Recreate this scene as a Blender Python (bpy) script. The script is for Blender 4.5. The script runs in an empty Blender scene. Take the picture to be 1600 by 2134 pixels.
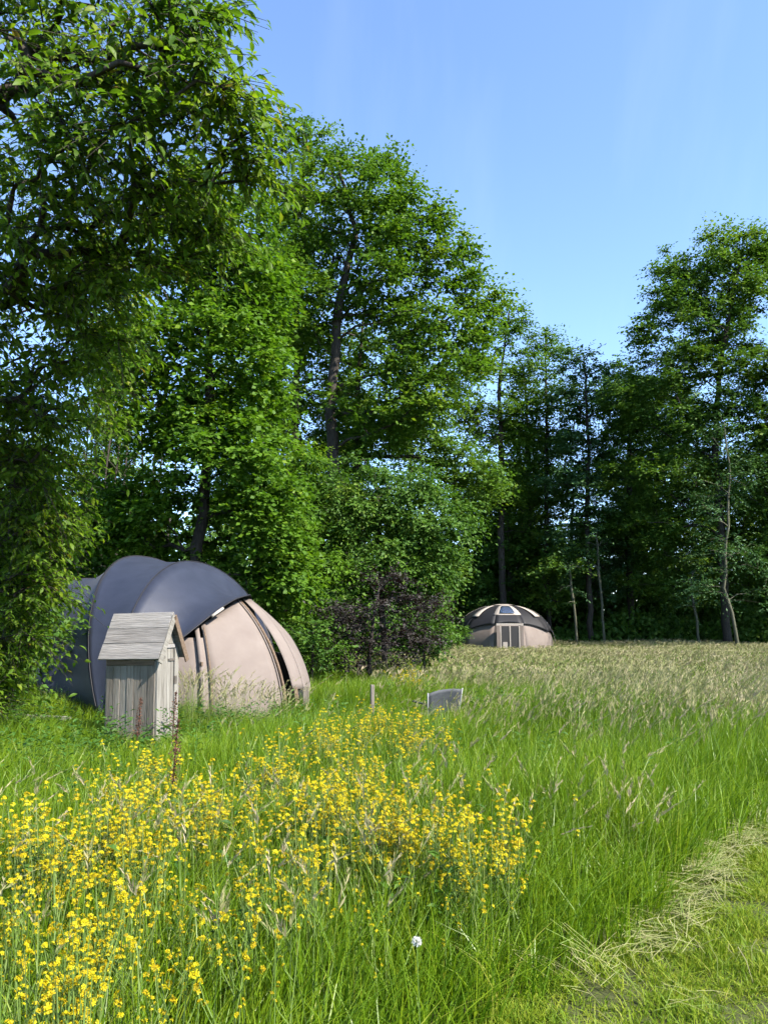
import bpy, math, random
import numpy as np
from mathutils import Vector, Matrix, Euler

# ------------------------------------------------------------------ camera, sky, sun, exposure
scene = bpy.context.scene
C = scene.collection
R = math.radians
PITCH, FPX, CAMH = R(7.92), 1603.0, 1.65
cam_d = bpy.data.cameras.new('camera')
cam_d.sensor_fit = 'VERTICAL'; cam_d.sensor_height = 36.0
cam_d.lens = FPX / 2134 * 36.0
cam_d.clip_start = 0.05; cam_d.clip_end = 3000
cam = bpy.data.objects.new('camera', cam_d); C.objects.link(cam)
cam.location = (0, 0, CAMH); cam.rotation_euler = (R(90) + PITCH, 0, 0)
scene.camera = cam

SUN_EL, SUN_PSI = R(44), R(-33)          # psi: from +X (right) towards the viewer
world = bpy.data.worlds.new('World'); scene.world = world; world.use_nodes = True
wn = world.node_tree.nodes; wl = world.node_tree.links
sky = wn.new('ShaderNodeTexSky'); sky.sky_type = 'NISHITA'; sky.sun_disc = False
sky.sun_elevation = SUN_EL; sky.sun_rotation = R(90) - SUN_PSI
sky.altitude = 0; sky.air_density = 0.8; sky.dust_density = 0.25; sky.ozone_density = 3.6
bg = wn['Background']; bg.inputs['Strength'].default_value = 0.125
# thin high cirrus: faint drawn-out wisps over the whole sky
wtc = wn.new('ShaderNodeTexCoord'); wmp = wn.new('ShaderNodeMapping'); wmp.inputs['Rotation'].default_value = (0, R(24), R(8)); wmp.inputs['Scale'].default_value = (5.0, 1.2, 0.9)
wno = wn.new('ShaderNodeTexNoise'); wno.inputs['Scale'].default_value = 2.2; wno.inputs['Detail'].default_value = 5; wno.inputs['Roughness'].default_value = 0.55
wcr = wn.new('ShaderNodeValToRGB'); wcr.color_ramp.elements[0].position = 0.50; wcr.color_ramp.elements[1].position = 0.85
wcr.color_ramp.elements[1].color = (0.035, 0.035, 0.035, 1)
wmx = wn.new('ShaderNodeMix'); wmx.data_type = 'RGBA'; wmx.inputs[7].default_value = (5.2, 5.4, 5.8, 1)
wl.new(wtc.outputs['Generated'], wmp.inputs['Vector']); wl.new(wmp.outputs[0], wno.inputs['Vector']); wl.new(wno.outputs['Fac'], wcr.inputs['Fac'])
wl.new(wcr.outputs['Color'], wmx.inputs[0]); wl.new(sky.outputs['Color'], wmx.inputs[6]); wl.new(wmx.outputs[2], bg.inputs['Color'])
sun_d = bpy.data.lights.new('sun', 'SUN'); sun_d.energy = 4.1; sun_d.angle = R(0.6); sun_d.color = (1.0, 0.93, 0.82)
sun = bpy.data.objects.new('sun', sun_d); C.objects.link(sun)
sdir = Vector((math.cos(SUN_EL) * math.cos(SUN_PSI), math.cos(SUN_EL) * math.sin(SUN_PSI), math.sin(SUN_EL)))
sun.rotation_euler = sdir.to_track_quat('Z', 'Y').to_euler(); sun.location = (20, -10, 30)
vs = scene.view_settings
vs.view_transform = 'Standard'; vs.look = 'None'; vs.gamma = 1.0; vs.use_curve_mapping = False; vs.exposure = 1.90
cy = scene.cycles
cy.max_bounces = 5; cy.diffuse_bounces = 3; cy.glossy_bounces = 1; cy.transmission_bounces = 4; cy.use_adaptive_sampling = True; cy.adaptive_threshold = 0.03
cy.use_denoising = True; cy.caustics_reflective = False; cy.caustics_refractive = False
cy.sample_clamp_indirect = 6

# ------------------------------------------------------------------ helpers
rng = np.random.default_rng(7)
random.seed(7)
cp, sp = math.cos(PITCH), math.sin(PITCH)

def at(px, py, Y):                       # a point of the place, by viewing direction and distance
    x, y = (px - 800) / FPX, (1067 - py) / FPX
    d = np.array([x, cp - y * sp, sp + y * cp])
    k = Y / d[1]
    return np.array([d[0] * k, Y, CAMH + d[2] * k])

def proj(P):                             # world -> photo pixels
    P = np.atleast_2d(P); q = P - np.array([0, 0, CAMH])
    f = q[:, 1] * cp + q[:, 2] * sp; u = -q[:, 1] * sp + q[:, 2] * cp
    f = np.where(f < 0.05, 0.05, f)
    return np.stack([800 + FPX * q[:, 0] / f, 1067 - FPX * u / f, f], 1)

def tag(o, label=None, cat=None, group=None, kind=None):
    if label: o['label'] = label
    if cat: o['category'] = cat
    if group: o['group'] = group
    if kind: o['kind'] = kind
    return o

def empty(name, loc=(0, 0, 0), rz=0):
    o = bpy.data.objects.new(name, None); C.objects.link(o)
    o.location = loc; o.rotation_euler = (0, 0, rz); o.empty_display_size = 0.1
    return o

def mesh_np(name, V, F, rnd=None, smooth=False):
    """V (n,3); F (m,k) array or list of polygons"""
    me = bpy.data.meshes.new(name)
    V = np.asarray(V, dtype=np.float32)
    if isinstance(F, np.ndarray):
        m, k = F.shape
        me.vertices.add(len(V)); me.vertices.foreach_set('co', V.ravel())
        me.loops.add(m * k); me.loops.foreach_set('vertex_index', F.astype(np.int32).ravel())
        me.polygons.add(m); me.polygons.foreach_set('loop_start', np.arange(0, m * k, k, dtype=np.int32))
        me.update(calc_edges=True)
    else:
        me.from_pydata([tuple(v) for v in V], [], F); me.update()
    if rnd is not None:
        a = me.attributes.new('rnd', 'FLOAT', 'POINT'); a.data.foreach_set('value', np.asarray(rnd, dtype=np.float32))
    if smooth and len(me.polygons):
        me.polygons.foreach_set('use_smooth', np.ones(len(me.polygons), dtype=bool))
    return me

def obj(name, me, mat=None, parent=None):
    o = bpy.data.objects.new(name, me); C.objects.link(o)
    if mat and not len(me.materials): me.materials.append(mat)
    if parent: o.parent = parent
    return o

class MB:                                # collects quads, boxes and tubes into one mesh
    def __init__(s): s.V = []; s.F = []
    def add(s, V, F):
        n = len(s.V); s.V += [tuple(v) for v in V]; s.F += [tuple(i + n for i in f) for f in F]
        return s
    def box(s, c, size, M=None, bev=0.0):
        hx, hy, hz = [k / 2 for k in size]
        V = [(x, y, z) for x in (-hx, hx) for y in (-hy, hy) for z in (-hz, hz)]
        F = [(0, 1, 3, 2), (4, 6, 7, 5), (0, 4, 5, 1), (2, 3, 7, 6), (0, 2, 6, 4), (1, 5, 7, 3)]
        if M is not None: V = [tuple(M @ Vector(v)) for v in V]
        V = [(v[0] + c[0], v[1] + c[1], v[2] + c[2]) for v in V]
        return s.add(V, F)
    def tube(s, pts, rad, n=6, cap=True):
        pts = [Vector(p) for p in pts]
        if not hasattr(rad, '__len__'): rad = [rad] * len(pts)
        V = []; F = []
        up = Vector((0.13, 0.31, 0.94))
        for i, p in enumerate(pts):
            t = (pts[min(i + 1, len(pts) - 1)] - pts[max(i - 1, 0)]).normalized()
            a = t.cross(up)
            if a.length < 0.05: a = t.cross(Vector((1, 0, 0)))
            a.normalize(); b = t.cross(a)
            for k in range(n):
                w = 2 * math.pi * k / n
                V.append(p + (a * math.cos(w) + b * math.sin(w)) * rad[i])
        for i in range(len(pts) - 1):
            for k in range(n):
                k2 = (k + 1) % n
                F.append((i * n + k, i * n + k2, (i + 1) * n + k2, (i + 1) * n + k))
        if cap:
            F.append(tuple(range(n - 1, -1, -1))); F.append(tuple((len(pts) - 1) * n + k for k in range(n)))
        return s.add(V, F)
    def build(s, name, mat, parent=None, smooth=False):
        return obj(name, mesh_np(name, s.V, s.F, smooth=smooth), mat, parent)

def box_part(name, size, loc, mat, parent, rot=(0, 0, 0), bev=0.004, jitter=0.0):
    """one board: a box with softened edges, a child with its own placement"""
    b = MB().box((0, 0, 0), size)
    V = np.array(b.V)
    if jitter: V = V + np.random.default_rng(int(abs(loc[0] * 977 + loc[1] * 1311 + loc[2] * 733) * 10) % 99991).uniform(-jitter, jitter, V.shape)
    o = obj(name, mesh_np(name, V, b.F), mat, parent)
    o.location = loc; o.rotation_euler = rot
    m = o.modifiers.new('bevel', 'BEVEL'); m.width = bev; m.segments = 1
    return o

# ------------------------------------------------------------------ materials
def newmat(name):
    m = bpy.data.materials.new(name); m.use_nodes = True
    nt = m.node_tree; nt.nodes.clear()
    out = nt.nodes.new('ShaderNodeOutputMaterial')
    return m, nt.nodes, nt.links, out

def ramp(N, stops):
    r = N.new('ShaderNodeValToRGB'); e = r.color_ramp.elements
    while len(e) < len(stops): e.new(0.5)
    for el, (p, c) in zip(e, stops): el.position = p; el.color = (*c, 1)
    return r

def leafmat(name, stops, trans=0.35, rough=0.55, spec=0.18, inst=0.0, tcol=(1.15, 1.25, 0.55)):
    """leaf or blade: diffuse + gloss on top, light through it; colour differs leaf by leaf"""
    m, N, L, out = newmat(name)
    a = N.new('ShaderNodeAttribute'); a.attribute_name = 'rnd'
    fac = a.outputs['Fac']
    if inst:
        oi = N.new('ShaderNodeObjectInfo')
        mx = N.new('ShaderNodeMix'); mx.data_type = 'FLOAT'; mx.inputs[0].default_value = inst
        L.new(fac, mx.inputs[2]); L.new(oi.outputs['Random'], mx.inputs[3]); fac = mx.outputs[0]
    r = ramp(N, stops); L.new(fac, r.inputs['Fac'])
    p = N.new('ShaderNodeBsdfPrincipled'); p.inputs['Roughness'].default_value = rough
    p.inputs['Specular IOR Level'].default_value = spec
    L.new(r.outputs['Color'], p.inputs['Base Color'])
    t = N.new('ShaderNodeBsdfTranslucent')
    mul = N.new('ShaderNodeMix'); mul.data_type = 'RGBA'; mul.blend_type = 'MULTIPLY'; mul.inputs[0].default_value = 1
    L.new(r.outputs['Color'], mul.inputs[6]); mul.inputs[7].default_value = (*tcol, 1)
    L.new(mul.outputs[2], t.inputs['Color'])
    ms = N.new('ShaderNodeMixShader'); ms.inputs[0].default_value = trans
    L.new(p.outputs[0], ms.inputs[1]); L.new(t.outputs[0], ms.inputs[2]); L.new(ms.outputs[0], out.inputs[0])
    return m

def surfmat(name, stops, scale=6, stretch=(1, 1, 1), rough=0.8, bump=0.2, bscale=None, spec=0.2, detail=6, objrnd=0.0, sheen=0.0, trans=0.0):
    m, N, L, out = newmat(name)
    tc = N.new('ShaderNodeTexCoord'); mp = N.new('ShaderNodeMapping'); mp.inputs['Scale'].default_value = stretch
    L.new(tc.outputs['Object'], mp.inputs['Vector'])
    vec = mp.outputs['Vector']
    oi = N.new('ShaderNodeObjectInfo')
    if objrnd:
        ad = N.new('ShaderNodeVectorMath'); ad.operation = 'ADD'
        sc = N.new('ShaderNodeVectorMath'); sc.operation = 'SCALE'; sc.inputs[0].default_value = (37, 19, 53)
        L.new(oi.outputs['Random'], sc.inputs['Scale']); L.new(vec, ad.inputs[0]); L.new(sc.outputs[0], ad.inputs[1]); vec = ad.outputs[0]
    n = N.new('ShaderNodeTexNoise'); n.inputs['Scale'].default_value = scale; n.inputs['Detail'].default_value = detail
    n.inputs['Roughness'].default_value = 0.62
    L.new(vec, n.inputs['Vector'])
    fac = n.outputs['Fac']
    if objrnd:
        mx = N.new('ShaderNodeMix'); mx.data_type = 'FLOAT'; mx.inputs[0].default_value = objrnd
        L.new(fac, mx.inputs[2]); L.new(oi.outputs['Random'], mx.inputs[3]); fac = mx.outputs[0]
    r = ramp(N, stops); L.new(fac, r.inputs['Fac'])
    p = N.new('ShaderNodeBsdfPrincipled'); p.inputs['Roughness'].default_value = rough
    p.inputs['Specular IOR Level'].default_value = spec
    if sheen: p.inputs['Sheen Weight'].default_value = sheen
    L.new(r.outputs['Color'], p.inputs['Base Color'])
    if bump:
        n2 = N.new('ShaderNodeTexNoise'); n2.inputs['Scale'].default_value = bscale or scale * 3; n2.inputs['Detail'].default_value = 4
        L.new(vec, n2.inputs['Vector'])
        b = N.new('ShaderNodeBump'); b.inputs['Strength'].default_value = bump; b.inputs['Distance'].default_value = 0.02
        L.new(n2.outputs['Fac'], b.inputs['Height']); L.new(b.outputs[0], p.inputs['Normal'])
    if trans:
        t = N.new('ShaderNodeBsdfTranslucent'); L.new(r.outputs['Color'], t.inputs['Color'])
        ms = N.new('ShaderNodeMixShader'); ms.inputs[0].default_value = trans
        L.new(p.outputs[0], ms.inputs[1]); L.new(t.outputs[0], ms.inputs[2]); L.new(ms.outputs[0], out.inputs[0])
    else:
        L.new(p.outputs[0], out.inputs[0])
    return m

M = {}
M['ground'] = surfmat('ground_soil', [(0.3, (0.028, 0.032, 0.011)), (0.55, (0.05, 0.058, 0.018)), (0.75, (0.08, 0.078, 0.032))], scale=3, bump=0.5, bscale=30)
M['bark'] = surfmat('bark', [(0.3, (0.020, 0.016, 0.013)), (0.7, (0.055, 0.046, 0.037))], scale=8, stretch=(3, 3, 0.5), bump=0.6)
M['palebark'] = surfmat('pale_bark', [(0.3, (0.05, 0.05, 0.033)), (0.7, (0.095, 0.095, 0.062))], scale=6, stretch=(2, 2, 0.6), bump=0.4)
M['cherry'] = leafmat('cherry_leaf', [(0.0, (0.050, 0.105, 0.010)), (0.5, (0.092, 0.165, 0.012)), (0.85, (0.16, 0.22, 0.014)), (0.96, (0.17, 0.20, 0.02)), (1.0, (0.20, 0.14, 0.025))], trans=0.5, rough=0.5, spec=0.2)
M['maple'] = leafmat('maple_leaf', [(0.0, (0.046, 0.105, 0.010)), (0.6, (0.085, 0.17, 0.012)), (1.0, (0.15, 0.225, 0.016))], trans=0.42)
M['oak'] = leafmat('oak_leaf', [(0.0, (0.044, 0.098, 0.013)), (0.6, (0.084, 0.158, 0.015)), (1.0, (0.16, 0.225, 0.017))], trans=0.40)
M['ash'] = leafmat('ash_leaf', [(0.0, (0.048, 0.104, 0.018)), (0.6, (0.086, 0.160, 0.021)), (1.0, (0.155, 0.22, 0.021))], trans=0.38)
M['willow'] = leafmat('willow_leaf', [(0.0, (0.035, 0.085, 0.030)), (0.6, (0.060, 0.125, 0.040)), (1.0, (0.09, 0.15, 0.04))], trans=0.3)
M['hazel'] = leafmat('hazel_leaf', [(0.0, (0.038, 0.090, 0.014)), (0.6, (0.066, 0.136, 0.018)), (1.0, (0.115, 0.18, 0.02))], trans=0.36)
M['purple'] = leafmat('purple_leaf', [(0.0, (0.014, 0.013, 0.010)), (0.6, (0.030, 0.025, 0.023)), (1.0, (0.085, 0.075, 0.072))], trans=0.15, tcol=(1.3, 0.5, 0.6))
M['grass'] = leafmat('grass_blade', [(0.0, (0.062, 0.124, 0.007)), (0.5, (0.112, 0.196, 0.009)), (0.85, (0.175, 0.245, 0.010)), (1.0, (0.25, 0.245, 0.05))], trans=0.38, rough=0.4, spec=0.3, inst=0.35)
M['darkgrass'] = leafmat('weed_leaf', [(0.0, (0.028, 0.078, 0.012)), (0.6, (0.045, 0.11, 0.018)), (1.0, (0.075, 0.145, 0.02))], trans=0.3, inst=0.3)
M['seed'] = leafmat('seed_head', [(0.0, (0.19, 0.205, 0.075)), (0.6, (0.28, 0.255, 0.13)), (1.0, (0.35, 0.29, 0.195))], trans=0.25, spec=0.1, inst=0.4, tcol=(1, 1, 0.9))
M['stalk'] = leafmat('grass_stalk', [(0.0, (0.10, 0.17, 0.03)), (1.0, (0.19, 0.22, 0.08))], trans=0.25, inst=0.4)
M['straw'] = leafmat('cut_straw', [(0.0, (0.09, 0.15, 0.02)), (0.5, (0.19, 0.20, 0.07)), (1.0, (0.30, 0.275, 0.15))], trans=0.15, inst=0.4, tcol=(1, 1, 0.9))
M['lawn'] = leafmat('mown_grass', [(0.0, (0.085, 0.16, 0.012)), (0.5, (0.155, 0.225, 0.015)), (0.85, (0.24, 0.275, 0.025)), (1.0, (0.34, 0.31, 0.09))], trans=0.32, inst=0.35)
M['petal'] = leafmat('yellow_petal', [(0.0, (0.20, 0.20, 0.012)), (0.22, (0.36, 0.245, 0.006)), (0.4, (0.42, 0.33, 0.006)), (0.7, (0.47, 0.40, 0.008)), (1.0, (0.40, 0.42, 0.03))], trans=0.25, spec=0.15, inst=0.5, tcol=(1, 1, 0.8))
M['dock'] = leafmat('dock_seed', [(0.0, (0.05, 0.022, 0.015)), (1.0, (0.14, 0.065, 0.04))], trans=0.1, tcol=(1, .7, .6))
M['fluff'] = leafmat('seed_fluff', [(0.0, (0.6, 0.6, 0.56)), (1.0, (0.75, 0.75, 0.7))], trans=0.4, tcol=(1, 1, 1))
M['fly'] = surfmat('navy_canvas', [(0.3, (0.013, 0.017, 0.031)), (0.7, (0.021, 0.026, 0.044))], scale=2.6, rough=0.55, bump=0.35, bscale=3.2, spec=0.30, sheen=0.03)
M['flyblack'] = surfmat('black_canvas', [(0.3, (0.008, 0.008, 0.010)), (0.7, (0.013, 0.013, 0.016))], scale=2.0, rough=0.6, bump=0.08, bscale=3, spec=0.3)
M['canvas'] = surfmat('beige_canvas', [(0.25, (0.152, 0.124, 0.110)), (0.6, (0.180, 0.150, 0.132)), (0.8, (0.203, 0.171, 0.152))], scale=2.6, rough=0.85, bump=0.35, bscale=3.0, spec=0.1, trans=0.10)
M['cream'] = surfmat('cream_webbing', [(0.3, (0.27, 0.235, 0.205)), (0.7, (0.33, 0.295, 0.26))], scale=5, rough=0.8, bump=0.05, spec=0.15)
M['silver'] = surfmat('silver_wood', [(0.25, (0.10, 0.093, 0.088)), (0.5, (0.20, 0.188, 0.178)), (0.75, (0.29, 0.275, 0.26))], scale=9, stretch=(0.35, 5, 5), rough=0.85, bump=0.5, bscale=16, objrnd=0.28)
M['silver_up'] = surfmat('silver_wood_upright', [(0.25, (0.085, 0.072, 0.058)), (0.5, (0.17, 0.148, 0.122)), (0.75, (0.26, 0.235, 0.20))], scale=9, stretch=(5, 5, 0.35), rough=0.85, bump=0.5, bscale=16, objrnd=0.28)
M['palewood'] = surfmat('bleached_wood', [(0.25, (0.09, 0.081, 0.067)), (0.5, (0.18, 0.168, 0.146)), (0.75, (0.25, 0.238, 0.212))], scale=8, stretch=(5, 5, 0.35), rough=0.85, bump=0.4, bscale=16, objrnd=0.2)
M['brownwood'] = surfmat('brown_wood', [(0.3, (0.075, 0.05, 0.032)), (0.7, (0.16, 0.115, 0.08))], scale=8, stretch=(0.4, 5, 5), rough=0.8, bump=0.4)
M['metal'] = surfmat('dark_iron', [(0.3, (0.05, 0.045, 0.04)), (0.7, (0.11, 0.09, 0.07))], scale=20, rough=0.5, bump=0.2, spec=0.5)
M['chairfab'] = surfmat('grey_chair_fabric', [(0.3, (0.042, 0.046, 0.051)), (0.7, (0.066, 0.071, 0.077))], scale=12, rough=0.75, bump=0.1, spec=0.2)
M['alu'] = surfmat('dull_aluminium', [(0.3, (0.14, 0.145, 0.14)), (0.7, (0.20, 0.205, 0.20))], scale=10, rough=0.45, bump=0.02, spec=0.5)
m, N, L, out = newmat('tent_glass')
p = N.new('ShaderNodeBsdfPrincipled'); p.inputs['Base Color'].default_value = (0.05, 0.07, 0.12, 1); p.inputs['Roughness'].default_value = 0.06
p.inputs['Specular IOR Level'].default_value = 1.0; p.inputs['Coat Weight'].default_value = 1.0
L.new(p.outputs[0], out.inputs[0]); M['glass'] = m
m, N, L, out = newmat('dark_mesh_window')
p = N.new('ShaderNodeBsdfPrincipled'); p.inputs['Base Color'].default_value = (0.022, 0.018, 0.016, 1); p.inputs['Roughness'].default_value = 0.5
L.new(p.outputs[0], out.inputs[0]); M['mesh'] = m

# ------------------------------------------------------------------ ground
def mown_edge(y):                        # X of the edge of the cut path, for a distance Y
    return np.interp(y, [-6, -2, 0, 1.5, 2.6, 3.42, 3.73, 3.97, 4.45, 5.52, 6.5, 8, 11, 16, 25], [-9.5, -5, -2.8, -1.2, -0.10, 0.56, 0.82, 1.15, 1.52, 2.27, 3.02, 4.2, 6.5, 10.8, 19])

def ground_z(x, y):
    near = np.clip(1 - np.hypot(x, y) / 90, 0, 1)
    return near * (0.035 * np.sin(x * 0.9 + 1.3 * np.sin(y * 0.5)) + 0.03 * np.sin(y * 1.1 + 0.7 * x))
gx = np.concatenate([[-1500, -400, -120], np.linspace(-40, 50, 91), [120, 400, 1500]])
gy = np.concatenate([[-1500, -300, -60], np.linspace(-12, 70, 83), [140, 400, 1500]])
GX, GY = np.meshgrid(gx, gy)
GV = np.stack([GX, GY, ground_z(GX, GY)], -1).reshape(-1, 3)
nx, ny = len(gx), len(gy)
I, J = np.meshgrid(np.arange(nx - 1), np.arange(ny - 1)); b0 = (J * nx + I).ravel()
GF = np.stack([b0, b0 + 1, b0 + nx + 1, b0 + nx], 1)
tag(obj('ground', mesh_np('ground', GV, GF, smooth=True), M['ground']), kind='structure')

# ------------------------------------------------------------------ trees
def unit(a): return a / np.maximum(np.linalg.norm(a, axis=-1, keepdims=True), 1e-9)

def leaf_block(P, Nn, D, size, width, fine, rnd):
    """leaves at P with normals Nn and long axis D; fine = folded blade of 6 faces, else a folded rhombus"""
    n = len(P)
    S = unit(np.cross(Nn, D)); Nn = unit(np.cross(D, S))
    s = np.broadcast_to(np.asarray(size), (n,))[:, None]
    if fine:
        prof = [(0, 0, 0), (0.30, 0.42, 0.02), (0.62, 0.44, 0.0), (1.0, 0.0, -0.13)]
        V = []
        for (t, w, h) in prof[:1]: V.append(P)
        for (t, w, h) in prof[1:3]:
            c = P + D * s * t + Nn * s * h
            V += [c + S * s * w * width + Nn * s * 0.07, c, c - S * s * w * width + Nn * s * 0.07]
        t, w, h = prof[3]; V.append(P + D * s * t + Nn * s * h)
        V = np.stack(V, 1)                                    # 8 verts: 0 base,1 l1,2 c1,3 r1,4 l2,5 c2,6 r2,7 tip
        f = np.array([[0, 2, 1], [0, 3, 2], [1, 2, 5], [1, 5, 4], [2, 3, 6], [2, 6, 5], [4, 5, 7], [5, 6, 7]])
        F = (np.arange(n)[:, None, None] * 8 + f[None]).reshape(-1, 3)
        return V.reshape(-1, 3), F, np.repeat(rnd, 8)
    c = P + D * s * 0.5
    V = np.stack([P, c + S * s * width * 0.5 + Nn * s * 0.08, P + D * s, c - S * s * width * 0.5 + Nn * s * 0.08], 1)
    f = np.array([[0, 2, 1], [0, 3, 2]])
    F = (np.arange(n)[:, None, None] * 4 + f[None]).reshape(-1, 3)
    return V.reshape(-1, 3), F, np.repeat(rnd, 4)

def B(px, py, Y, rx, ry, depth, n):      # a mass of foliage: where it stands, half-width/height, half-depth, clumps
    c = at(px, py, Y); k = math.hypot(Y, c[2] - CAMH) / FPX
    return (c, np.array([rx * k, depth, ry * k]), n)

def clump_centres(blobs, r, mind):
    out = []
    for c, rad, n in blobs:
        for _ in range(n):
            for _try in range(6):
                d = unit(r.normal(size=3)); q = c + d * rad * (r.random() ** 0.42)
                if q[2] > 0.15 and (not out or np.min(np.linalg.norm(np.array(out) - q, axis=1)) > mind): out.append(q); break
    return np.array(out)

def tree_parts(r, trunk, blobs, leaf, mind=0.5, trunk_r=0.2, tip_r=0.006):
    """trunk: polyline; returns branch mesh data and leaf arrays. leaf: dict(n, size, width, rad, flat, droop, fine)"""
    pts = [np.array(p, float) for p in trunk]
    nodes = []; par = []
    for i in range(len(pts) - 1):
        L_ = np.linalg.norm(pts[i + 1] - pts[i]); k = max(2, int(L_ / 0.7))
        for j in range(k): nodes.append(pts[i] + (pts[i + 1] - pts[i]) * j / k + (r.normal(size=3) * 0.03 * (len(nodes) > 0)))
    nodes.append(pts[-1]); par = [i - 1 for i in range(len(nodes))]
    ntr = len(nodes)
    cl = clump_centres(blobs, r, mind)
    tn = np.array(nodes)
    dist = np.array([np.min(np.linalg.norm(tn - q, axis=1)) for q in cl])
    plen = [0.0] * ntr; is_cl = [False] * ntr
    for ci in np.argsort(dist):
        q = cl[ci]; A = np.array(nodes); v = q - A; d = np.linalg.norm(v, axis=1) + 1e-6
        up = np.clip(-v[:, 2] / d, 0, 1)
        cost = d * (1 + 1.1 * up) + 0.22 * np.array(plen)
        cost[:max(1, int(ntr * 0.2))] += 0.6
        j = int(np.argmin(cost)); a = nodes[j]; dd = d[j]
        mid = (a + q) / 2 + np.array([0, 0, 0.10 * dd]) + r.normal(size=3) * 0.06 * dd
        nodes.append(mid); par.append(j); plen.append(plen[j] + dd * 0.5); is_cl.append(False)
        nodes.append(q); par.append(len(nodes) - 2); plen.append(plen[j] + dd); is_cl.append(True)
    n = len(nodes); w = np.zeros(n)
    for i in range(n - 1, -1, -1):
        if is_cl[i]: w[i] += 1
        if par[i] >= 0: w[par[i]] += w[i]
    tot = max(w[0], 1)
    rad = np.maximum(tip_r, trunk_r * (w / tot) ** 0.47)
    for i in range(ntr): rad[i] = max(rad[i], trunk_r * (1 - 0.75 * i / ntr) * 0.9)
    rad[0] *= 1.35
    mb = MB()
    tr = list(range(ntr)); mb.tube([nodes[i] for i in tr], [rad[i] for i in tr], n=8)
    for i in range(ntr + 1, n, 2):       # node -> mid -> clump
        a, mdi = par[par[i]], par[i]
        mb.tube([nodes[a], nodes[mdi], nodes[i]], [min(rad[a], rad[mdi] * 1.25), rad[mdi], rad[i] * 0.6], n=5 if rad[i] > 0.02 else 3, cap=False)
    # leaves: sprays along fine twigs
    P = []; Nl = []; Dl = []; T = []; UP = np.array([0, 0, 1.0])
    axis = tn[:, :2].mean(0); dr = leaf.get('droop', 0.35); nl = leaf.get('per', 9)
    for q in cl:
        f = r.uniform(0.45, 1.35); k = max(2, int(leaf['n'] * f * f / nl)); rr = leaf['rad'] * f * 1.15
        ra = np.array([*(q[:2] - axis), 0.0]); ra = ra / max(np.linalg.norm(ra), 0.3)
        d = unit(0.55 * ra + r.normal(size=(k, 3)) * np.array([0.8, 0.8, leaf.get('flat', 0.6) * 0.75]) + UP * leaf.get('lift', 0.12))
        ln = rr * r.uniform(0.6, 1.3, k)
        t = (np.arange(nl)[None, :] + r.random((k, nl))) / nl
        pos = q + d[:, None, :] * (ln[:, None] * t)[..., None] - UP * (dr * 0.55 * ln[:, None] * t ** 2)[..., None]
        sd = unit(np.cross(d, UP) + 1e-6)
        sg = np.where(np.arange(nl) % 2 == 0, 1.0, -1.0)[None, :, None]
        dl = unit(d[:, None, :] * 0.6 + sd[:, None, :] * sg * 0.75 + r.normal(size=(k, nl, 3)) * 0.3 - UP * dr * 0.8)
        no = unit(UP * 0.9 + ra * 0.25 + r.normal(size=(k, nl, 3)) * 0.42)
        P.append((pos + r.normal(size=pos.shape) * 0.03 * rr).reshape(-1, 3)); Dl.append(dl.reshape(-1, 3)); Nl.append(no.reshape(-1, 3)); T.append(np.full(k * nl, r.normal(0, 0.15)))
        if leaf.get('fine'):
            for a in range(k): mb.tube([q, q + d[a] * ln[a] * 0.5 - UP * dr * 0.14 * ln[a], q + d[a] * ln[a] - UP * dr * 0.55 * ln[a]], [tip_r, tip_r * 0.7, tip_r * 0.35], n=3, cap=False)
    P = np.concatenate(P); Nn = np.concatenate(Nl); D = np.concatenate(Dl); k = len(P)
    size = leaf['size'] * r.uniform(0.5, 1.4, k)
    rnd = np.clip(r.normal(0.42, 0.17, k) + np.concatenate(T), 0, 1)
    return mb, P, Nn, D, size, rnd

def tree(name, label, cat, trunk, blobs, leaf, lmat, bmat, seed, group=None, mind=0.5, trunk_r=0.2, tip_r=0.006, crown='crown', stem='trunk'):
    r = np.random.default_rng(seed)
    base = np.array(trunk[0], float)
    mb, P, Nn, D, size, rnd = tree_parts(r, trunk, blobs, leaf, mind, trunk_r, tip_r)
    root = empty(name, base); tag(root, label, cat, group)
    t = obj(stem, mesh_np(stem, np.array(mb.V) - base, mb.F, smooth=True), bmat, root)
    keep = P[:, 2] > 0.03
    V, F, rn = leaf_block(P[keep], Nn[keep], D[keep], size[keep], leaf['width'], leaf.get('fine', False), rnd[keep])
    obj(crown, mesh_np(crown, V - base, F, rn), lmat, root)
    return root

def copy_thing(src, loc, rz, sc=1.0, label=None, group=None):
    c = src.copy(); C.objects.link(c); c.location = loc; c.rotation_euler = (0, 0, rz); c.scale = (sc, sc, sc) if not hasattr(sc, '__len__') else sc
    if label: c['label'] = label
    if group: c['group'] = group
    for ch in src.children:
        k = ch.copy(); C.objects.link(k); k.parent = c
        for g in ch.children:
            q = g.copy(); C.objects.link(q); q.parent = k
    return c

def gpt(px, Y):                          # ground point under a viewing column
    return np.array([(px - 800) / FPX * Y * 1.0, Y, 0.0])

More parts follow.
